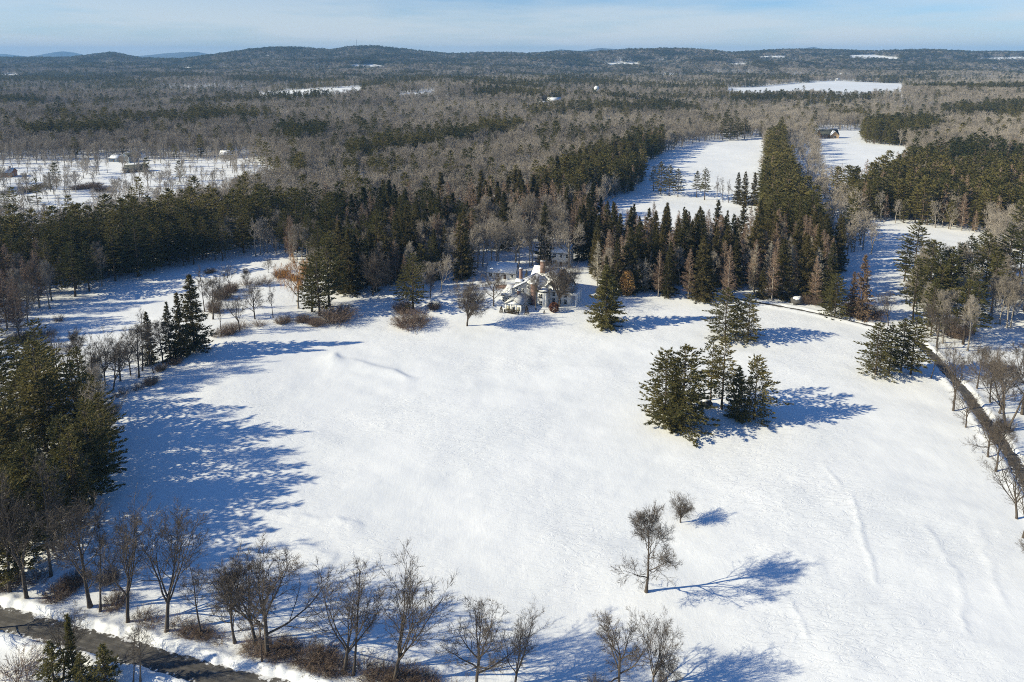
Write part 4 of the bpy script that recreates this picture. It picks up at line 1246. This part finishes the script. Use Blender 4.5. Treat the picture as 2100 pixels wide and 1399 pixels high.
for kind, bx, by, ty, v, w, lb in [
    ('spruce', 308, 748, 636, 0, 1.0, 'leftmost dark spruce of the row between the two fields'),
    ('spruce', 350, 738, 616, 2, 1.0, 'dark spruce second in the row between the two fields'),
    ('spruce', 372, 734, 596, 0, 1.0, 'dark spruce third in the row between the two fields'),
    ('spruce', 399, 720, 560, 1, 1.15, 'tallest spruce at the right of the row between the two fields'),
    ('spruce', 1438, 615, 490, 1, 1.3, 'broad brown-green spruce at the wood edge right of the house'),
    ('spruce', 1562, 612, 550, 1, 1.2, 'short dark spruce at the wood edge by the driveway'),
    ('rusty_spruce', 1765, 655, 520, 0, 1.1, 'rusty brown dying spruce at the wood edge'),
    ('rusty_spruce', 1745, 650, 555, 0, 1.0, 'smaller rusty spruce beside the dying one'),
    ('dead_spruce', 1619, 610, 500, 0, 1.0, 'pale dead spruce at the wood edge right of centre'),
    ('dead_spruce', 1672, 615, 505, 1, 1.2, 'pale dead spruce left of the single green pine'),
    ('dead_spruce', 1586, 605, 545, 1, .9, 'short pale dead spruce by the driveway'),
    ('dead_spruce', 1333, 592, 512, 0, .9, 'grey dead spruce right of the big dark fir'),
    ('dead_spruce', 1546, 600, 495, 0, .8, 'grey dead spruce behind the pale forked tree'),
    ('willow', 612, 632, 520, 0, 1.0, 'orange weeping willow at the left wood edge'),
    ('beech', 1286, 606, 553, 0, 1.0, 'egg-shaped golden beech right of the big dark fir'),
    ('cedar', 1080, 590, 552, 1, 1.0, 'olive bush tree between house and white outbuilding'),
    ('cedar', 152, 1390, 1258, 0, 1.3, 'narrow column-shaped cedar on the near side of the road'),
    ('cedar', 112, 1408, 1312, 1, 1.7, 'brownish cedar at the bottom left edge'),
    ('cedar', 218, 1410, 1320, 1, 1.8, 'dark cedar at the bottom edge by the road'),
    ('cedar', 172, 1412, 1335, 1, 1.7, 'low cedar between the two bottom cedars'),
    ('cedar', 104, 390, 352, 0, 1.3, 'lone dark cedar in the left clearing')]:
    plant_px(kind, bx, by, ty, lb, None, var=v, wide=w)
for bx, by, ty, lb in [(1355, 398, 330, 'left pine of the near group in the far snowfield'), (1372, 402, 336, 'second pine of the near group in the far snowfield'),
                       (1390, 404, 345, 'third pine of the near group in the far snowfield'), (1428, 405, 348, 'fourth pine of the near group in the far snowfield'),
                       (1445, 410, 342, 'fifth pine of the near group in the far snowfield'), (1340, 392, 340, 'slim outlying pine left of the near group in the far snowfield')]:
    plant_px('pine', bx, by, ty, lb, 'conifers in the far snowfield')
for bx, by, ty, lb in [(1512, 418, 352, 'left spruce of the trio in the far snowfield'), (1526, 421, 350, 'middle spruce of the trio in the far snowfield'),
                       (1545, 422, 352, 'right spruce of the trio in the far snowfield')]:
    plant_px('spruce', bx, by, ty, lb, 'conifers in the far snowfield')
for bx, by, ty, lb in [(1482, 288, 243, 'leftmost pine of the top group in the far snowfield'), (1497, 288, 240, 'second pine of the top group in the far snowfield'),
                       (1512, 286, 241, 'third pine of the top group in the far snowfield'), (1527, 285, 240, 'rightmost pine of the top group in the far snowfield')]:
    plant_px('pine', bx, by, ty, lb, 'conifers in the far snowfield', wide=1.2)
for k, bx in enumerate((1470, 1483, 1494)):
    plant_px('thin', bx, 414 + k, 358 + 4 * k, ('left', 'middle', 'right')[k] + ' thin bare tree between the conifers of the far snowfield', 'conifers in the far snowfield')

# hedgerow between the two fields
ORD = 'first second third fourth fifth sixth seventh eighth ninth tenth eleventh twelfth thirteenth fourteenth fifteenth sixteenth seventeenth eighteenth nineteenth twentieth'.split()
ORD += ['twenty-' + w for w in ORD[:9]]
def ranks(lst):
    r = {p: k for k, p in enumerate(sorted(lst))}
    return [ORD[r[p]] for p in lst]
G_H = 'bare trees of the row between the two fields'
HEDGE = [(292, 760, 628), (285, 775, 660), (215, 788, 665), (247, 782, 690), (188, 775, 680), (160, 768, 672), (118, 760, 678), (140, 790, 700), (315, 765, 690),
                                  (335, 745, 650), (232, 800, 700), (268, 770, 700), (455, 690, 595), (437, 655, 565), (492, 680, 590), (523, 655, 580), (560, 652, 578), (505, 590, 548),
                                  (472, 590, 535), (550, 560, 530), (420, 640, 540), (205, 815, 715), (180, 800, 730)]
for k, ((bx, by, ty), rk) in enumerate(zip(HEDGE, ranks(HEDGE))):
    plant_px(('thin', 'oval', 'vase', 'wide')[k % 4], bx, by, ty, rk + ' slender bare tree from the left in the hedgerow between the two snowy fields', G_H)
# shrubs
G_S = 'brown shrubs in the hedgerow and along the wood edge'
def shrub_px(kind, bx, by, wpx, hpx, label, group=None, var=None):
    x, y, z = at(bx, by)
    k = (by - YH) / CAMH
    w, h = wpx / k, hpx / k / .93
    tm, cm = KINDS[kind][RNG.randrange(len(KINDS[kind])) if var is None else var]
    top = cm_bound(cm)[0][2]
    base_w = {'shrub': 2.6, 'redball': 2.7, 'topiary': 1.8}[kind]
    e = empty(NAME[kind], (x, y, float(zground(x, y))), RNG.uniform(0, 6.28), label, 'shrub', group, (w / base_w, w / base_w, h / top))
    obj('stems', tm, e); obj('crown', cm, e)
shrub_px('shrub', 845, 668, 66, 36, 'wide dome-shaped brown shrub on the lawn left of the egg-shaped tree', var=1)
shrub_px('shrub', 690, 657, 70, 34, 'dark brown shrub below the tall left pines', var=0)
shrub_px('shrub', 826, 640, 36, 30, 'brown shrub beside the yard pine', var=0)
shrub_px('shrub', 890, 634, 26, 18, 'small brown shrub left of the egg-shaped tree', var=0)
shrub_px('redball', 1136, 640, 20, 20, 'round red-brown bush in front of the house wing')
shrub_px('topiary', 1028, 642, 9, 14, 'small clipped cone shrub left of the hedge')
shrub_px('topiary', 1080, 646, 11, 19, 'larger clipped cone shrub right of the hedge')
shrub_px('topiary', 1116, 643, 5, 7, 'tiny cone shrub right of the brick chimney')
shrub_px('shrub', 1770, 645, 70, 28, 'long rusty shrub at the driveway edge', var=1)
shrub_px('shrub', 1665, 622, 40, 26, 'grey-brown shrub beside the snow-capped boulder', var=0)
shrub_px('shrub', 1960, 690, 55, 45, 'pale shrub beside the pine near the right edge', var=0)
HSH = [(470, 685, 50, 34), (445, 690, 40, 26), (500, 672, 50, 22), (535, 668, 40, 18), (580, 662, 44, 20), (620, 660, 40, 22), (640, 664, 30, 18), (540, 582, 60, 24),
                                    (505, 584, 40, 22), (455, 612, 50, 44), (440, 640, 40, 40), (475, 598, 40, 32), (575, 568, 40, 22), (430, 560, 30, 14), (310, 788, 40, 24), (285, 800, 36, 22),
                                    (250, 812, 46, 24), (232, 850, 30, 40), (605, 575, 30, 16), (90, 690, 60, 24), (120, 660, 30, 24), (40, 700, 60, 30), (330, 760, 30, 20), (360, 745, 40, 20),
                                    (160, 810, 40, 26), (650, 668, 40, 24)]
for (bx, by, w, h), rk in zip(HSH, ranks(HSH)):
    shrub_px('shrub', bx, by, w * .7, h * .75, rk + ' tangled brown shrub from the left around the left field', G_S)
RSH = [(20, 1200, 60, 50), (120, 1220, 70, 40), (150, 1200, 60, 50), (235, 1240, 60, 40), (290, 1270, 60, 36), (310, 1280, 60, 36), (370, 1285, 70, 36), (390, 1300, 60, 26), (420, 1306, 50, 22),
                                    (560, 1340, 80, 36), (590, 1335, 60, 36), (630, 1350, 80, 40), (660, 1360, 90, 44), (690, 1372, 70, 34), (740, 1380, 90, 46), (780, 1395, 80, 40), (830, 1400, 90, 44), (870, 1410, 80, 34),
                                    (520, 1330, 70, 30), (455, 1312, 50, 24), (225, 1190, 50, 50), (80, 1190, 60, 40), (1220, 1425, 80, 36), (930, 1418, 60, 30)]
for (bx, by, w, h), rk in zip(RSH, ranks(RSH)):
    shrub_px('shrub', bx, by, w * .8, h * .6, rk + ' clump of brown brush from the left under the roadside trees', 'brown brush along the roadside')
shrub_px('shrub', 32, 1392, 110, 60, 'wispy grey shrub at the bottom left corner', var=2)
CSH = [(60, 392, 40, 12), (160, 388, 30, 10), (185, 385, 40, 14), (210, 392, 34, 12), (85, 384, 24, 10)]
for (bx, by, w, h), rk in zip(CSH, ranks(CSH)):
    shrub_px('shrub', bx, by, w, h, rk + ' low brown shrub from the left on the left clearing', 'shrubs in the left clearing')

# ------------------------------------------------------------------ woods: scattered trees
OPEN = [
    [(240, 850), (300, 800), (440, 715), (560, 676), (660, 655), (690, 612), (800, 600), (985, 572), (1000, 548), (1190, 545), (1240, 605), (1320, 606), (1480, 628), (1570, 622), (1700, 640),
     (1800, 655), (1870, 668), (1905, 690), (1990, 740), (2010, 668), (2120, 690), (2500, 740), (2900, 1600), (2900, 2400), (300, 2400), (-400, 1500), (-400, 1240), (0, 1215), (150, 1200), (235, 1040), (250, 960)],
    [(30, 705), (130, 618), (260, 579), (400, 546), (500, 530), (600, 536), (640, 570), (660, 655), (560, 676), (440, 715), (300, 800), (240, 850), (190, 800), (90, 735)],
    [(1440, 291), (1500, 284), (1567, 280), (1562, 440), (1450, 445), (1330, 442), (1262, 440), (1205, 440), (1215, 418), (1300, 396), (1322, 370), (1316, 345), (1362, 314), (1400, 302)],
    [(1262, 440), (1330, 425), (1450, 435), (1562, 440), (1562, 500), (1440, 502), (1280, 500), (1230, 470)],
    [(1655, 270), (1765, 268), (1772, 294), (1862, 302), (1862, 345), (1800, 396), (1720, 408), (1690, 380), (1672, 295)],
    [(1738, 452), (1870, 462), (2022, 480), (2030, 556), (1870, 570), (1835, 575), (1850, 605), (1870, 668), (1800, 655), (1790, 600), (1790, 510), (1745, 480)],
    [(1490, 182), (1560, 178), (1668, 169), (1700, 166), (1850, 172), (1850, 200), (1560, 202), (1490, 198)],
    [(505, 197), (590, 186), (745, 178), (742, 200), (620, 210), (520, 210)], [(820, 193), (895, 185), (895, 202), (825, 208)], [(0, 154), (40, 153), (38, 161), (0, 162)],
    [(362, 138), (402, 138), (400, 145), (362, 145)], [(1244, 130), (1308, 129), (1310, 137), (1246, 138)], [(1488, 131), (1545, 130), (1543, 138), (1490, 139)],
    [(1553, 116), (1612, 115), (1612, 122), (1556, 123)], [(1738, 113), (1790, 112), (1846, 120), (1844, 127), (1740, 124)], [(1704, 114), (1728, 114), (1726, 120), (1706, 120)],
    [(2006, 119), (2120, 117), (2120, 127), (2010, 126)], [(715, 135), (755, 131), (792, 136), (790, 142), (720, 142)], [(1632, 130), (1662, 130), (1662, 134), (1632, 134)],
    [(200, 131), (260, 130), (258, 134), (202, 135)], [(400, 232), (450, 228), (450, 235), (405, 238)], [(20, 270), (72, 268), (70, 276), (20, 278)]]
C_DARK = dict(pine=.85, forest=.15)
STANDS = [  # polygon of where the trunks stand, density, kinds, label
    ([(-300, 330), (200, 330), (520, 322), (570, 385), (440, 420), (250, 460), (0, 500), (-300, 520)], .22, dict(forest=.95, pine=.05), 'clearing'),
    ([(-300, 600), (90, 600), (132, 622), (120, 664), (40, 694), (-300, 780)], .9, dict(larch=.6, forest=.4), 'left_larch'),
    ([(-300, 540), (100, 520), (300, 482), (420, 458), (560, 452), (600, 500), (480, 532), (400, 543), (260, 576), (132, 618), (90, 600), (-300, 600)], .85, dict(pine=.86, forest=.14), 'left_pines'),
    ([(560, 452), (690, 446), (720, 490), (700, 560), (660, 610), (630, 570), (600, 536), (560, 520)], .9, dict(pine=.5, forest=.4, larch=.1), 'left_mixed'),
    ([(690, 446), (960, 470), (985, 572), (800, 600), (690, 612), (700, 560), (720, 490)], .9, dict(spruce=.25, pine=.17, larch=.27, forest=.31), 'behind_left'),
    ([(960, 488), (1160, 488), (1180, 545), (1000, 548), (985, 572)], .55, dict(forest=.9, spruce=.1), 'behind_house'),
    ([(900, 450), (1060, 430), (1180, 440), (1240, 462), (1260, 520), (1160, 515), (960, 490)], .9, dict(larch=.6, spruce=.3, forest=.1), 'larch_belt'),
    ([(1240, 470), (1280, 500), (1562, 500), (1562, 532), (1260, 524)], .85, dict(larch=.62, spruce=.25, forest=.13), 'larch_row'),
    ([(1160, 515), (1260, 522), (1560, 530), (1725, 525), (1730, 600), (1720, 640), (1570, 622), (1480, 628), (1320, 606), (1240, 605), (1190, 545)], .9, dict(spruce=.42, larch=.34, forest=.17, dead_spruce=.07), 'right_spruces'),
    ([(1040, 470), (1060, 440), (1180, 355), (1290, 316), (1358, 298), (1364, 312), (1316, 345), (1322, 370), (1300, 392), (1210, 420), (1130, 450)], 1.0, dict(pine=.75, larch=.12, spruce=.13), 'diagonal_belt'),
    ([(1578, 300), (1604, 290), (1614, 340), (1638, 415), (1682, 515), (1715, 560), (1700, 575), (1562, 530), (1562, 440), (1568, 350)], 1.15, dict(pine=.95, larch=.05), 'avenue_pines'),
    ([(1608, 285), (1655, 285), (1680, 340), (1730, 450), (1735, 520), (1700, 530), (1640, 415), (1616, 340)], .5, dict(forest=1.0), 'avenue_bare'),
    ([(1705, 408), (1800, 396), (1862, 350), (1990, 322), (2400, 400), (2400, 475), (2022, 480), (1870, 460), (1745, 448)], 1.0, dict(pine=.72, larch=.2, forest=.08), 'right_block'),
    ([(1770, 296), (1758, 276), (1905, 262), (1925, 290), (1862, 302)], 1.1, dict(pine=.9, forest=.1), 'clearing_pines'),
    ([(1850, 575), (2024, 560), (2400, 575), (2400, 735), (2120, 690), (2010, 668), (1990, 740), (1905, 690), (1870, 668), (1850, 605)], .55, dict(pine=.55, forest=.45), 'right_mixed'),
    ([(700, 330), (850, 312), (1000, 282), (1065, 270), (1075, 284), (860, 330), (720, 352)], 1.0, dict(pine=.95, forest=.05), 'middle_belt'),
    ([(40, 292), (250, 282), (250, 296), (60, 302)], 1.0, dict(pine=1.0), 'far_pines'),
    ([(560, 288), (665, 282), (670, 300), (600, 312)], .9, dict(pine=.9, forest=.1), 'far_pines'),
    ([(540, 372), (620, 366), (640, 385), (560, 392)], .6, dict(pine=.7, forest=.3), 'mid_pines'),
    ([(650, 372), (700, 366), (860, 366), (860, 380), (660, 390)], .5, dict(pine=.6, forest=.4), 'mid_pines'),
    ([(1060, 240), (1200, 232), (1350, 226), (1440, 236), (1430, 244), (1200, 246), (1100, 256)], .8, dict(pine=.75, forest=.25), 'far_pines'),
    ([(1480, 206), (1640, 208), (1780, 210), (1800, 220), (1500, 222)], .9, dict(pine=.8, forest=.2), 'far_pines'),
    ([(1950, 240), (2120, 232), (2120, 250), (1960, 252)], .9, dict(pine=.85, forest=.15), 'far_pines'),
    ([(-70, 795), (20, 800), (180, 815), (205, 870), (222, 960), (205, 1040), (130, 1195), (0, 1210), (-70, 1220)], .62, dict(pine=.72, forest=.28), 'grove'),
]
LABELS = {
    'left_larch': 'fuzzy grey-brown tree at the left edge of the left field',
    'left_pines': 'dark pine in the dense stand above the left field',
    'left_mixed': 'tree in the mixed pine and bare wood right of the left field',
    'behind_left': 'wood-edge tree in the dark stand left of the house',
    'behind_house': 'tall bare tree in the open wood directly behind the house',
    'larch_row': 'brown tree in the larch strip below the far snowfield',
    'larch_belt': 'brown tree in the larch belt above the house',
    'right_spruces': 'tree of the dark spruce and larch wood right of the house',
    'diagonal_belt': 'tree of the dark belt running diagonally to the far snowfield',
    'avenue_pines': 'dark pine in the thick row right of the far snowfield',
    'avenue_bare': 'grey bare tree along the avenue beside the thick pine row',
    'right_block': 'tree in the dark block below the lodge clearing',
    'clearing_pines': 'dark pine right of the lodge clearing',
    'right_mixed': 'tree in the loose wood beyond the driveway at the right edge',
    'middle_belt': 'dark pine in the belt across the middle bare woods',
    'grove': 'tree inside the lower left grove',
    'clearing': 'thin bare tree scattered over the left clearing',
    'woods': 'grey bare tree in the wide woods behind the stands',
    'mid_pines': 'lone pine in the middle bare woods', 'far_pines': 'dark pine of the far woods'}
KW = {'pine': 'pine', 'spruce': 'spruce', 'larch': 'larch', 'forest': 'bare tree', 'dead_spruce': 'dead spruce'}

def scatter():
    rng = np.random.default_rng(99)
    xs, ys = [], []
    for y0, y1, sp in ((96, 520, 6.0), (520, 900, 6.6), (900, 1700, 8.2), (1700, 3000, 11.5), (3000, 5900, 15.5)):
        X, Y = np.meshgrid(np.arange(-y1 * .86 - 60, y1 * .86 + 60, sp), np.arange(y0, y1, sp))
        X = X + rng.uniform(-.45, .45, X.shape) * sp; Y = Y + rng.uniform(-.45, .45, X.shape) * sp
        k = np.abs(X) < Y * .80 + 45
        xs.append(X[k]); ys.append(Y[k])
    x, y = np.concatenate(xs), np.concatenate(ys)
    z = zbase(x, y)
    px, py, _ = project(x, y, z)
    n = len(x)
    u = rng.random(n); pick = rng.random(n)
    kind = np.full(n, '', dtype='U12'); lab = np.full(n, '', dtype='U16')
    done = np.zeros(n, bool)
    for P in OPEN: done |= inpoly(px, py, P)
    d, _, _ = seg_dist(x, y, ROAD); done |= d < 6
    d, _, _ = seg_dist(x, y, DRIVE); done |= d < 5
    for bx, by, bw in BUILT: done |= (np.abs(x - bx) < bw * .8) & (y > by - 40) & (y < by + bw)
    for P, dens, mix, lb in STANDS:
        m = inpoly(px, py, P) & ~done
        done |= m
        m &= u < dens
        acc = 0.0
        for k, wgt in mix.items():
            s = m & (pick >= acc) & (pick < acc + wgt); kind[s] = k; acc += wgt
        lab[m] = lb
    m = ~done & (y > 330)
    # natural mosaic of the wide woods
    c = fbm(x / 210 + 5, y / 150 + 2, 61, 3) + .18 * (fbm(x / 45, y / 45, 67, 2) - .5)
    pc = sstep(.60, .72, c) * .8 * sstep(700, 1000, y) + .045
    far_more = sstep(1300, 2600, y) * .06 + sstep(3000, 4200, y) * .14
    con = pick < pc + far_more
    gaps = fbm(x / 120 + 8, y / 90, 83, 2) < .19
    m &= ~(gaps & (y > 1200))
    kind[m & con] = 'pine'; kind[m & ~con & (u < .93)] = 'forest'
    lab[m] = 'woods'
    ok = kind != ''
    hgt = np.where(kind == 'pine', rng.normal(23.3, 3.4, n), np.where(kind == 'spruce', rng.normal(25, 3.8, n), np.where(kind == 'larch', rng.normal(22.5, 2.6, n), rng.normal(18.5, 2.2, n))))
    hgt = np.where((lab == 'clearing') | (lab == 'avenue_bare'), hgt * .8, hgt)
    hgt = np.where((lab == 'behind_house'), hgt * 1.3, hgt)
    hgt = np.where((lab == 'grove') & (kind == 'pine'), hgt * .95, hgt)
    hgt = np.where(rng.random(n) < .1, hgt * .68, hgt)
    hgt = np.where(lab == 'larch_row', hgt * .9, hgt)
    hgt = np.clip(hgt, 9, 31)
    return [a[ok] for a in (x, y, z, px, py, kind, lab, hgt)]
sx_, sy_, sz_, spx, spy, sk, sl, sh = scatter()

order = np.argsort(np.hypot(sx_, sy_))
seen = (spx > -60) & (spx < PW + 60)
used = {}
LIMIT = {'pine': 230, 'spruce': 150, 'larch': 150, 'forest': 190, 'dead_spruce': 40}
taken = np.zeros(len(sx_), bool); FRONT = {}
for i in order:
    if not seen[i] or sl[i] == 'woods': continue
    k = str(sk[i])
    if used.get(k, 0) >= LIMIT[k]: continue
    used[k] = used.get(k, 0) + 1; taken[i] = True
    lb = LABELS[str(sl[i])]
    lb = lb.replace('wood-edge tree', KW[k]).replace('brown tree', 'brown ' + KW[k]).replace('tall bare tree', 'tall ' + KW[k])
    if lb.startswith('tree'): lb = KW[k] + lb[4:]
    if lb.startswith('dark pine') and k != 'pine': lb = KW[k] + lb[9:]
    if lb.startswith('fuzzy grey-brown tree') and k == 'larch': lb = lb.replace('tree', 'larch', 1)
    key = (k, str(sl[i]))
    cut = FRONT.setdefault(key, np.quantile(sy_[(sk == k) & (sl == sl[i]) & seen], .3))
    if sy_[i] < cut: lb = 'front-row ' + lb
    plant(k, float(sx_[i]), float(sy_[i]), float(sh[i]), lb, lb.replace(KW[k], 'larches' if k == 'larch' else KW[k] + 's', 1), wide=RNG.uniform(.85, 1.15))

# the rest: woods nobody could count, one object for each kind
def instancer(name, src, label, pts, rot, scl, idx):
    me = bpy.data.meshes.new(name)
    me.vertices.add(len(pts)); me.vertices.foreach_set('co', np.asarray(pts, float).ravel())
    for an, t, d in (('rz', 'FLOAT', rot), ('sc', 'FLOAT_VECTOR', scl), ('vi', 'INT', idx)):
        a = me.attributes.new(an, t, 'POINT'); a.data.foreach_set('vector' if 'VEC' in t else 'value', np.asarray(d, np.int32 if t == 'INT' else np.float32).ravel())
    o = tag(obj(name, me), label, None, None, 'stuff')
    ng = bpy.data.node_groups.new(name, 'GeometryNodeTree')
    ng.interface.new_socket('Geometry', in_out='INPUT', socket_type='NodeSocketGeometry')
    ng.interface.new_socket('Geometry', in_out='OUTPUT', socket_type='NodeSocketGeometry')
    n, l = ng.nodes, ng.links
    gi, go = n.new('NodeGroupInput'), n.new('NodeGroupOutput')
    g2i = n.new('GeometryNodeGeometryToInstance')
    for s in reversed(src):
        oi = n.new('GeometryNodeObjectInfo'); oi.inputs['Object'].default_value = s; oi.inputs['As Instance'].default_value = False
        oi.transform_space = 'ORIGINAL'
        l.new(oi.outputs['Geometry'], g2i.inputs[0])
    def attr(nm, t):
        a = n.new('GeometryNodeInputNamedAttribute'); a.data_type = t; a.inputs['Name'].default_value = nm
        return a.outputs['Attribute']
    cx = n.new('ShaderNodeCombineXYZ'); l.new(attr('rz', 'FLOAT'), cx.inputs['Z'])
    ip = n.new('GeometryNodeInstanceOnPoints')
    l.new(gi.outputs[0], ip.inputs['Points']); l.new(g2i.outputs[0], ip.inputs['Instance'])
    ip.inputs['Pick Instance'].default_value = True
    l.new(attr('vi', 'INT'), ip.inputs['Instance Index'])
    e2r = n.new('FunctionNodeEulerToRotation'); l.new(cx.outputs[0], e2r.inputs[0]); l.new(e2r.outputs[0], ip.inputs['Rotation'])
    l.new(attr('sc', 'FLOAT_VECTOR'), ip.inputs['Scale'])
    l.new(ip.outputs[0], go.inputs[0])
    md = o.modifiers.new('trees', 'NODES'); md.node_group = ng
    return o

rng = np.random.default_rng(5)
rest = ~taken
for fk, ks, nm, lb in (('bare_tree', ('forest', 'dead_spruce'), 'bare_woods', 'wide grey-brown leafless woods stretching to the hills'),
                       ('pine_tree', ('pine',), 'pine_woods', 'dark pines massed in the woods out to the hills'),
                       ('spruce_tree', ('spruce',), 'spruce_woods', 'dark spruces deep in the stands around the house'),
                       ('larch_tree', ('larch',), 'larch_woods', 'brown larches deep in the stands')):
    m = rest & np.isin(sk, ks)
    ii = np.nonzero(m)[0]
    if not len(ii): continue
    # the trees that lend their shape are trees of these woods themselves
    near = ii[np.argsort(-spy[ii])]
    src = []
    for v, me in enumerate(FAR[fk]):
        i = near[(v * 7) % len(near)]
        top = cm_bound(me)[0][2]
        o = obj(fk, me, None, (float(sx_[i]), float(sy_[i]), float(sz_[i])), float(v), float(sh[i] / top))
        tag(o, {'bare_tree': 'grey bare tree standing among the woods', 'pine_tree': 'dark pine standing among the woods', 'spruce_tree': 'dark spruce standing deep in the stand',
                'larch_tree': 'brown larch standing deep in the stand'}[fk], 'tree', 'trees within the woods')
        src.append(o)
        m[i] = False
    ii = np.nonzero(m)[0]
    idx = rng.integers(0, len(src), len(ii))
    tops = np.array([cm_bound(me)[0][2] for me in FAR[fk]])
    grow = 1 + .1 * sstep(2600, 4200, sy_[ii]); spread = 1 + 1.5 * sstep(2300, 3800, sy_[ii])
    instancer(nm, src, lb, np.stack([sx_[ii], sy_[ii], sz_[ii] - .3], -1), rng.uniform(0, 6.28, len(ii)), (sh[ii] / tops[idx] * grow)[:, None] * np.stack([spread, spread, np.ones(len(ii))], -1), idx)

# ------------------------------------------------------------------ haze
def haze():
    m = bpy.data.materials.new('haze'); m.use_nodes = True
    ns, ls = m.node_tree.nodes, m.node_tree.links
    ns.clear()
    pv = ns.new('ShaderNodeVolumePrincipled')
    pv.inputs['Color'].default_value = (0.30, 0.60, 1.0, 1)
    pv.inputs['Density'].default_value = 7.0e-5
    pv.inputs['Anisotropy'].default_value = 0.0
    out = ns.new('ShaderNodeOutputMaterial'); ls.new(pv.outputs[0], out.inputs['Volume'])
    b = Buf(); box(b, -16500, 16500, -3000, 17000, -80, 275)
    o = obj('haze', b.mesh('haze', m)); tag(o, 'thin blue haze over the far hills', kind='stuff')
if True: haze()
